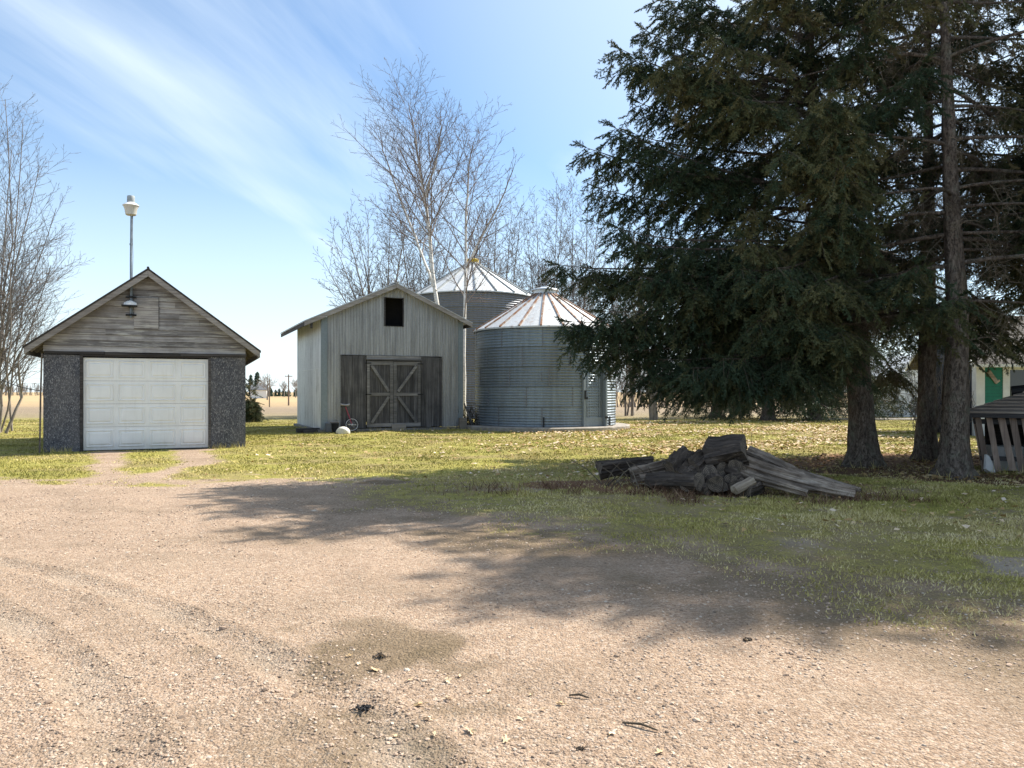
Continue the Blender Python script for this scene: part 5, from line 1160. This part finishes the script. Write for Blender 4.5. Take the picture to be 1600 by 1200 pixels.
def build_far():
    rg = random.Random(6)
    # utility poles
    d = 150; zb = float(gz_far(0, d))
    P = empty('utility_pole', (at(451, d), d, zb), 0, 'wooden utility pole with a crossarm standing in the far field', 'utility pole')
    t = zz(585, d)-zb; MB(1).tube([(0, 0, 0), (0, 0, t)], [.17, .11], 8).build('pole', MAT['coop'], P); MB(2).box(-.75, .75, -.06, .06, t-.45, t-.33).build('crossarm', MAT['coop'], P)
    for x in (-.65, -.3, .3, .65): MB(4).tube([(x, 0, t-.33), (x, 0, t-.18)], .04, 6).build('insulator', MAT['greyblock'], P)
    d = 120; zb = float(gz_far(0, d)); t = zz(592, d)-zb; o = MB(3).tube([(0, 0, 0), (0, 0, t)], [.1, .08], 8).build('utility_pole', MAT['palewood']); o.location = (at(421, d), d, zb); tag(o, 'plain pale pole in the far field, without a crossarm', 'utility pole')
    # round bare tree and small ones far off
    def farbare(px, d, top, spread, seed, label):
        zb = float(gz_far(0, d)); b = Bare(seed); g = np.random.default_rng(seed); bx = at(px, d); H = zz(top, d)-zb
        q = dict(PB); q.update(n=(2.8*8/H, .9*8/H*1.6, 1.3*8/H*1.6, 1), len=(.55, .5, .5, .4), rmin=.028*d/250, lo=(.28, .15, .1, .1), ang=(48, 42, 40, 35), up=(0, .06, .03, 0))
        b.stem([(bx, d, zb), (bx, d, zb+H*.35), (bx+.1, d, zb+H*.65), (bx, d, zb+H*.95)], .3*H/8, .05, q, .3)
        b.build('bare_tree', MAT['bare'], (bx, d, zb), label, 'tree')
    farbare(418, 250, 588, 0, 61, 'round crowned bare tree standing alone in the far field')
    farbare(462, 330, 594, 0, 62, 'small bare tree behind the utility pole against the shed')
    farbare(444, 350, 597, 0, 63, 'tiny bare tree on the skyline between the two utility poles')
    farbare(408, 320, 590, 0, 64, 'bare tree beside the tall far conifers behind the garage')
    # conifers
    def conifer(h, w, seed, name='conifer_tree'):
        m = MB(seed); r = random.Random(seed); n = int(170); m.lathe([(w*.55, h*.06), (w*.4, h*.3), (w*.24, h*.6), (.02, h*.97)], 9, (0, 0, 0), .2)
        for i in range(n):
            t = r.random()**.8; z = h*(.08+.92*t); rr = w*(1-t)**.8*r.uniform(.5, 1.1)+.1; a = r.uniform(0, 6.28); s = h*.05*r.uniform(.7, 1.4)
            c = Vector((rr*math.cos(a)*.8, rr*math.sin(a)*.8, z)); o = Vector((math.cos(a), math.sin(a), -.35)); q = Vector((-math.sin(a), math.cos(a), 0))
            m.add([c+q*s*.6, c-q*s*.6, c+o*s*1.5, c+Vector((0, 0, s))], [(0, 1, 2), (0, 3, 1), (0, 2, 3), (1, 3, 2)])
        return m
    E = empty('conifer_tree', (at(392, 330), 330, float(gz_far(0, 330))), 0, 'tall open far conifer beside the garage wall', 'tree')
    c = conifer(9.5, 2.0, 1).build('crown', MAT['farcon'], E); MB(1).tube([(0, 0, 0), (0, 0, 9)], [.25, .05], 6).build('trunk', MAT['coop'], E)
    grp = 'tall far conifers behind the garage'
    for (px, k, lab) in ((397, .92, 'second tall far conifer behind the garage, a little shorter'), (402, 1.12, 'tallest of the far conifers behind the garage'), (386, 1.0, 'far conifer tucked against the garage wall edge')):
        o = copy_tree(E); o.location = (at(px, 330), 330+rg.uniform(-5, 5), E.location.z); o.scale = (k*.9, k*.9, k); o.rotation_euler.z = rg.random()*6; o['label'] = lab; o['group'] = grp
    E['group'] = grp
    c = conifer(3.6, 1.5, 2).build('conifer_tree', MAT['farcon']); d = 360; g2 = 'row of far dark conifers'; l2 = 'small dark conifer in the distant row between garage and shed'
    tag(c, l2, 'tree', g2); c.location = (at(424, d), d, float(gz_far(0, d)))
    for i in range(15):
        o = c.copy(); COL.objects.link(o); px = 394+i*5.1+rg.uniform(-1.5, 1.5); o.location = (at(px, d), d+rg.uniform(-6, 6), float(gz_far(0, d))); s = rg.uniform(.75, 1.25); o.scale = (s*1.1, s*1.1, s); o.rotation_euler.z = rg.random()*6
    # far white farm building
    d = 300; B = empty('farmhouse', (at(404, d), d, float(gz_far(0, d))), .2, 'tiny white farm building far off beyond the field', 'farmhouse')
    m = MB(5); m.box(-3, 3, 0, 5, 0, 3.6); m.build('wall', MAT['whitetrim'], B); m = MB(6)
    for sg in (-1, 1): A = [(-3.2, 2.5, 5.4), (3.2, 2.5, 5.4), (3.2, 2.5+sg*2.9, 3.4), (-3.2, 2.5+sg*2.9, 3.4)]; slab(m, A if sg < 0 else A[::-1], .15)
    m.build('roof', MAT['greyblock'], B)
    # woods
    def woods(nm, x0, x1, d, dd, n, hmin, hmax, seed, rmin, label):
        g = np.random.default_rng(seed); polys = []
        for i in range(n):
            x = g.uniform(x0, x1); y = d+g.uniform(0, dd); zb = float(gz_far(0, y)); H = g.uniform(hmin, hmax); k = 5; p = np.array([x, y, zb]); pts = [p]
            for j in range(k-1): pts.append(pts[-1]+np.array([g.normal(0, .04*H), g.normal(0, .04*H), H/(k-1)]))
            pts = np.array(pts); polys.append((pts, np.linspace(rmin*2.4, rmin, k)))
            for j in range(9):
                t = g.uniform(.3, 1); f = t*(k-1); q = min(int(f), k-2); s = pts[q]+(pts[q+1]-pts[q])*(f-q); a = g.random()*6.28; l = H*.3*(1.25-t); dv = np.array([math.cos(a)*.6, math.sin(a)*.6, .8]); dv2 = dv+g.normal(0, .4, 3)
                polys.append((np.array([s, s+dv*l*.5, s+dv*l*.5+dv2*l*.5]), np.array([rmin, rmin*.8, rmin*.5])))
                for w in range(2): e = g.normal(0, .6, 3)+np.array([0, 0, .5]); e0 = s+dv*l*g.uniform(.2, .6); polys.append((np.array([e0, e0+e*l*.35]), np.array([rmin*.7, rmin*.4])))
        V, F, R = tubes(polys, 3); o = np_mesh(nm, V, [F], MAT['bare'], None, dict(rad=np.clip(R*.4, 0, .3))); tag(o, label, 'woods', kind='stuff')
    woods('far_woods', at(-120, 420), at(110, 420), 420, 60, 260, 4, 7.5, 71, .05, 'distant brown bare woods on the horizon past the many stemmed bare tree')
    woods('woods', at(930, 92), at(1700, 92), 92, 30, 900, 3.2, 7.5, 72, .022, 'brown leafless woods across the field behind the spruces')

# ------------------------------------------------------------------ log pile and small things on the ground
def log_mesh(name, L, r0, r1, seed, mats, split=0, bend=0.0, rough=.12, n=30, k=16):
    """log along +X from 0; split>0 turns it into a wedge of that many radians' flat cut"""
    g = np.random.default_rng(seed); V = []; F = []; mi = []; ph = g.random(6)*6.28
    for i in range(k):
        t = i/(k-1); r = r0+(r1-r0)*t; x = t*L
        for j in range(n):
            w = 2*math.pi*j/n; q = 1+rough*(math.sin(3*w+ph[0]+t*1.5)+.6*math.sin(7*w+ph[1]+t*3)+.5*math.sin(13*w+ph[2])+.45*abs(math.sin(10*w+ph[4]+t)))+g.normal(0, rough*.2)
            a = r*q*math.cos(w); b = r*q*math.sin(w)
            if split: b = min(b, r*(.9-split)+.05*r*math.sin(t*9+ph[3])); a = min(a, r*(1.25-split))
            V.append((x+(g.normal(0, r*.05) if 0 < i < k-1 else r*.12*math.sin(w*2+ph[4])), a+bend*math.sin(t*3.14), b+bend*.6*math.sin(t*4+ph[5])))
    for i in range(k-1):
        for j in range(n): F.append((i*n+j, i*n+(j+1) % n, (i+1)*n+(j+1) % n, (i+1)*n+j)); mi.append(0)
    V += [(0, 0, 0), (L, bend*math.sin(3.14), 0)]; c0, c1 = k*n, k*n+1; T = []
    for j in range(n): T.append((c0, (j+1) % n, j)); T.append((c1, (k-1)*n+j, (k-1)*n+(j+1) % n))
    mi += [1]*len(T)
    nb = len(V); V += [V[j] for j in range(n)]+[V[(k-1)*n+j] for j in range(n)]; T = [tuple(q if q >= k*n else (nb+q if q < n else nb+n+q-(k-1)*n) for q in t_) for t_ in T]
    o = np_mesh(name, np.array(V), [np.array(F), np.array(T)], mats, None, dict(rnd=np.full(len(V), g.random())), False, mi); return o

def build_logs():
    lg = [MAT['log'], MAT['logend']]; dk = [MAT['darklog'], MAT['logend']]; pw = [MAT['palewood'], MAT['palewood']]
    def put(o, p, q=None, roll=0.0, label='', group=None):
        """lay the log from p towards q"""
        p = Vector(p); d = (Vector(q)-p).normalized(); o.rotation_mode = 'QUATERNION'; o.rotation_quaternion = d.to_track_quat('X', 'Z') @ Matrix.Rotation(roll, 3, 'X').to_quaternion(); o.location = p; tag(o, label, 'log', group); return o
    # (px, py, distance) of the two ends of each log's axis
    def E(px, py, d): return W(px, py, d)
    def lay(a, b, r0, r1, seed, mats, label, group=None, split=0, bend=0, rough=.12, roll=0, name='log'):
        p, q = E(*a), E(*b); p.z = max(p.z, r0*.7); q.z = max(q.z, r1*.6); o = log_mesh(name, (q-p).length, r0, r1, seed, mats, split, bend, rough); return put(o, p, q, roll, label, group)
    # long grey logs falling to the right
    lay((1140, 722, 11.2), (1335, 778, 10.4), .135, .075, 1, lg, 'longest grey log slanting from the stump down to the ground', bend=.06, rough=.2)
    lay((1165, 715, 11.6), (1300, 762, 10.9), .12, .08, 2, lg, 'upper grey log lying behind the longest slanting one', bend=-.05, rough=.22)
    lay((1205, 728, 11.9), (1345, 772, 11.1), .07, .035, 3, lg, 'thin grey pole at the back of the slanting logs', rough=.15)
    lay((1150, 738, 11.0), (1262, 770, 10.5), .075, .05, 4, lg, 'short grey log tucked below the longest slanting log', rough=.18)
    # big stump chunk on top
    o = log_mesh('stump', .52, .26, .2, 5, dk, .12, .0, .2, 34, 12); put(o, E(1108, 712, 11.25), E(1172, 700, 11.0), .4, 'thick cracked stump resting on top of the log pile'); o['category'] = 'stump'
    # charred left part
    lay((1055, 745, 11.1), (1082, 716, 11.3), .22, .17, 6, dk, 'bulky blackened log at the shoulder of the pile beside the stump', rough=.25)
    lay((1085, 736, 11.05), (1105, 716, 11.2), .15, .13, 16, dk, 'blackened chunk squeezed under the stump', rough=.25)
    gl = 'dark logs stacked end on in the pile'; ll = 'dark rough log lying end on in the middle of the log pile'
    for i, (px, py, r) in enumerate(((1092, 752, .125), (1118, 756, .12), (1142, 752, .1), (1130, 736, .13), (1108, 738, .11), (1158, 740, .11), (1075, 758, .1), (1128, 762, .09), (1160, 756, .08), (1148, 728, .1), (1106, 764, .08))):
        d = 10.75+.03*(i % 4)+(.12 if py < 745 else 0); o = log_mesh('log', .9+.1*(i % 3), r, r*.92, 30+i, dk, (0, 0, 0, .25)[i % 4], .02, .07); p = E(px, py, d); p.z = max(p.z, r*.75)
        put(o, p, p+Vector((.42*((i*7) % 5-2), 1, .12*((i*3) % 4-1))), i*1.3, ll, gl)
    lay((1147, 765, 10.55), (1176, 750, 10.65), .075, .07, 8, pw, 'pale freshly split log at the front of the pile', split=.3, rough=.06)
    lay((1163, 768, 10.6), (1188, 758, 10.9), .1, .09, 9, dk, 'round dark log beside the pale split one', rough=.15)
    # low logs to the left
    lay((936, 733, 12.0), (1018, 722, 12.2), .12, .09, 10, dk, 'low dark log at the low end of the pile among loose sticks', rough=.2)
    lay((985, 742, 11.7), (1068, 722, 11.7), .095, .1, 11, lg, 'grey log lying between the low end log and the blackened logs', rough=.18)
    lay((1000, 747, 11.5), (1066, 738, 11.4), .05, .055, 12, lg, 'slim grey pole in front of the low grey log', rough=.12)
    lay((968, 728, 12.3), (1015, 738, 11.9), .11, .09, 13, dk, 'short dark log crossed behind the low end of the pile', rough=.22)
    m = MB(9); rg = random.Random(3)
    for i in range(26):
        x = at(rg.uniform(940, 1070), 11.6); y = 11.4+rg.uniform(-.2, .5); p = Vector((x, y, .02)); a = rg.uniform(0, 6.3); q = p+Vector((math.cos(a)*rg.uniform(.2, .6), math.sin(a)*.3, rg.uniform(.08, .42))); m.tube([p, p.lerp(q, .5)+Vector((0, 0, .05)), q], [.009, .007, .004], 5)
    tag(m.build('brushwood', MAT['twig']), 'loose sticks heaped on the low end of the log pile', 'sticks')

def build_bits():
    rg = random.Random(12)
    # oak leaves lying singly on the gravel
    def leaf_mesh(seed, s):
        g = random.Random(seed); n = 22; top = []; vs = [(0, 0, 0)]
        for i in range(n):
            w = 2*math.pi*i/n; r = s*(.75+.3*math.cos(5*w)+.1*g.random()); x = r*math.cos(w)*1.35; y = r*math.sin(w)*.8; vs.append((x, y, s*(.25*math.sin(w*2+seed)+.25*abs(y)/s+.12*g.random())))
        m = MB(seed); m.add(vs, [(0, 1+i, 1+(i+1) % n) for i in range(n)], g.uniform(.7, 1)); m.tube([(s*1.2, 0, .004), (s*1.9, .1*s, .004)], .0012, 4, .5); return m
    G = 'dry oak leaves on the gravel'; L = 'single dry oak leaf lying on the open gravel'
    for i, (px, py) in enumerate(((1030, 1178), (1054, 1180), (957, 1148), (848, 1114), (830, 1090), (875, 1104), (545, 1030), (585, 1052), (640, 1070), (595, 1032), (700, 1098), (668, 1132), (735, 1150), (790, 1162), (620, 1150), (405, 885), (1165, 1001), (720, 1062), (765, 1086), (680, 1156), (815, 1128), (560, 1042), (700, 1070), (655, 1108))):
        d = EYE*FOC/(py-HY); o = leaf_mesh(i, .013+.012*rg.random()).build('oak_leaf', MAT['leaf']); x = at(px, d); o.location = (x, d, float(gz(x, d))+.008); o.rotation_euler = (rg.uniform(-.3, .3), rg.uniform(-.3, .3), rg.random()*6.28); tag(o, L, 'leaf', G)
    def clod(px, py, s, label, cat, mat, name, seed, flat=.4):
        d = EYE*FOC/(py-HY); m = MB(seed); r = random.Random(seed); x = at(px, d)
        for i in range(60):
            a = r.uniform(0, 6.28); q = abs(r.gauss(0, .45))*s; p = Vector((q*math.cos(a)*1.5, q*math.sin(a)*.8, max(0, s*flat*(1-q/s))*r.random())); e = p+Vector((r.gauss(0, 1), r.gauss(0, 1), abs(r.gauss(0, .35))))*s*.32; m.tube([p, p.lerp(e, .5)+Vector((0, 0, .1*s)), e], [.12*s, .09*s, .03*s], 5)
        o = m.build(name, MAT[mat]); o.location = (x, d, float(gz(x, d))); tag(o, label, cat)
    clod(570, 1109, .038, 'dark clump of matted grass on the gravel near the bottom of the photo', 'clump', 'rubber', 'grass_clump', 3)
    clod(594, 1032, .03, 'small dark curled tuft on the brown stain in the gravel', 'tuft', 'bark', 'dry_tuft', 4, .8)
    clod(1168, 1000, .03, 'small dark clod at the near edge of the tree shade', 'clod', 'bark', 'clod', 5)
    for (px, py, a, l, lab) in ((905, 1093, -.35, .1, 'short brown twig on the open gravel before the tree shade'), (1000, 1138, -.5, .16, 'long thin dark twig on the gravel near the oak leaves')):
        d = EYE*FOC/(py-HY); x = at(px, d); m = MB(7); m.tube([(-l/2, 0, .004), (0, .008, .012), (l/2, -.004, .006)], [.004, .006, .003], 6); m.tube([(0, .008, .012), (l*.2, .03, .02)], [.003, .0015], 5); o = m.build('twig', MAT['twig']); o.location = (x, d, float(gz(x, d))+.004); o.rotation_euler.z = a; tag(o, lab, 'twig')
    clod(905, 1172, .02, 'little brown crumb of bark at the bottom edge of the gravel', 'bark', 'bark', 'bark_crumb', 9)

# ------------------------------------------------------------------ sky, sun, camera
def build_light():
    w = bpy.data.worlds.new('World'); scene.world = w; w.use_nodes = True; t = w.node_tree; bg = t.nodes['Background']
    def n(ty, **k):
        x = t.nodes.new(ty)
        for a, b in k.items(): setattr(x, a, b)
        return x
    def put(s, v):
        if isinstance(v, bpy.types.NodeSocket): t.links.new(v, s)
        else: s.default_value = v
    def ma(op, a, b=0.0, cl=False):
        x = n('ShaderNodeMath', operation=op, use_clamp=cl); put(x.inputs[0], a); put(x.inputs[1], b); return x.outputs[0]
    def ramp(f, stops):
        r = n('ShaderNodeValToRGB'); put(r.inputs[0], f); e = r.color_ramp.elements
        while len(e) < len(stops): e.new(.5)
        for q, (p, c) in zip(e, stops): q.position = p; q.color = (c, c, c, 1)
        return r.outputs[0]
    sky = n('ShaderNodeTexSky', sky_type='NISHITA'); sky.sun_disc = False; sky.sun_elevation = SUN_EL; sky.sun_rotation = math.pi/2-SUN_AZ
    sky.air_density = 1.0; sky.dust_density = SKY['dust']; sky.ozone_density = 2.2
    tc = n('ShaderNodeTexCoord').outputs['Generated']; sp = n('ShaderNodeSeparateXYZ'); put(sp.inputs[0], tc)
    z = ma('ADD', ma('MAXIMUM', sp.outputs[2], 0.0), .14); u = ma('DIVIDE', sp.outputs[0], z); v = ma('DIVIDE', sp.outputs[1], z)
    cb = n('ShaderNodeCombineXYZ'); put(cb.inputs[0], u); put(cb.inputs[1], v)
    def cloud(rot, sc, scale, detail, dist, loc):
        mp = n('ShaderNodeMapping'); put(mp.inputs[0], cb.outputs[0]); mp.inputs['Rotation'].default_value = (0, 0, rot)
        m2 = n('ShaderNodeMapping'); put(m2.inputs[0], mp.outputs[0]); m2.inputs['Scale'].default_value = sc; m2.inputs['Location'].default_value = loc
        x = n('ShaderNodeTexNoise'); put(x.inputs['Vector'], m2.outputs[0]); x.inputs['Scale'].default_value = scale; x.inputs['Detail'].default_value = detail; x.inputs['Roughness'].default_value = .55; x.inputs['Distortion'].default_value = dist; return x.outputs[0]
    a = cloud(math.radians(14), (.95, .16, 1), 1.25, 8, 1.0, SKY['loc1']); b = cloud(math.radians(22), (.5, .16, 1), 1.0, 4, .7, SKY['loc2']); c = cloud(math.radians(8), (3.2, .5, 1), 1.2, 8, .8, (1, 2, 0))
    f = ma('MULTIPLY', ramp(a, [(.32, 0.0), (.7, 1.0)]), ramp(b, [(.34, 0.1), (.6, 1.0)])); f = ma('ADD', ma('MULTIPLY', f, .72), ma('MULTIPLY', ramp(c, [(.45, 0.0), (.75, 1.0)]), .12))
    # thin veil low down and around the sun
    low = ramp(sp.outputs[2], [(0.0, .9), (.1, .62), (.26, .22), (.5, 0.0)])
    dt = n('ShaderNodeVectorMath', operation='DOT_PRODUCT'); put(dt.inputs[0], tc); dt.inputs[1].default_value = tuple(SUNV); glow = ramp(dt.outputs['Value'], [(.45, 0.0), (.78, .6), (1, .9)])
    fac = ma('MAXIMUM', ma('MAXIMUM', f, low), ma('MULTIPLY', glow, SKY['glow'])); fac = ma('MULTIPLY', fac, .95, True)
    mul = n('ShaderNodeMix', data_type='RGBA', blend_type='MULTIPLY'); put(mul.inputs[0], 1.0); put(mul.inputs[6], sky.outputs[0]); mul.inputs[7].default_value = SKY['tint']
    mx = n('ShaderNodeMix', data_type='RGBA'); put(mx.inputs[0], fac); put(mx.inputs[6], mul.outputs[2]); mx.inputs[7].default_value = SKY['cloud']
    put(bg.inputs[0], mx.outputs[2]); bg.inputs[1].default_value = SKY['strength']
    l = bpy.data.lights.new('sun', 'SUN'); l.energy = SKY['sun']; l.angle = math.radians(.53); l.color = (1, .94, .84); o = bpy.data.objects.new('sun', l); COL.objects.link(o)
    o.rotation_mode = 'QUATERNION'; o.rotation_quaternion = SUNV.to_track_quat('Z', 'Y'); o.location = SUNV*60
    cam = bpy.data.cameras.new('camera'); cam.sensor_width = 36; cam.lens = 36*FOC/1600; cam.shift_y = (HY-600)/1600; cam.clip_end = 6000; cam.clip_start = .05
    c = bpy.data.objects.new('camera', cam); COL.objects.link(c); c.location = (0, 0, EYE); c.rotation_euler = (math.pi/2, 0, 0); scene.camera = c
    vs = scene.view_settings; scene.display_settings.display_device = 'sRGB'; vs.view_transform = 'Standard'; vs.look = 'None'; vs.gamma = 1; vs.exposure = SKY['exposure']; vs.use_curve_mapping = False
    scene.render.engine = 'CYCLES'; cy = scene.cycles; cy.max_bounces = 6; cy.diffuse_bounces = 3; cy.glossy_bounces = 3; cy.transmission_bounces = 3; cy.use_denoising = True; cy.sample_clamp_indirect = 6

SKY = dict(dust=.8, strength=.081, sun=5.0, exposure=.95, glow=.95, tint=(.77, 1.08, 1.28, 1), cloud=(7.7, 8.5, 8.8, 1), loc1=(.3, 1.7, 0), loc2=(4.2, .6, 0))
import time; _t = time.time()
def step(f):
    global _t; f(); print('%s %.1fs' % (f.__name__, time.time()-_t)); _t = time.time()
for f in (build_mats, build_light, build_ground, build_cover, build_garage, build_shed, build_bins, build_house, build_coop, build_bare, build_spruces, build_far, build_logs, build_bits): step(f)
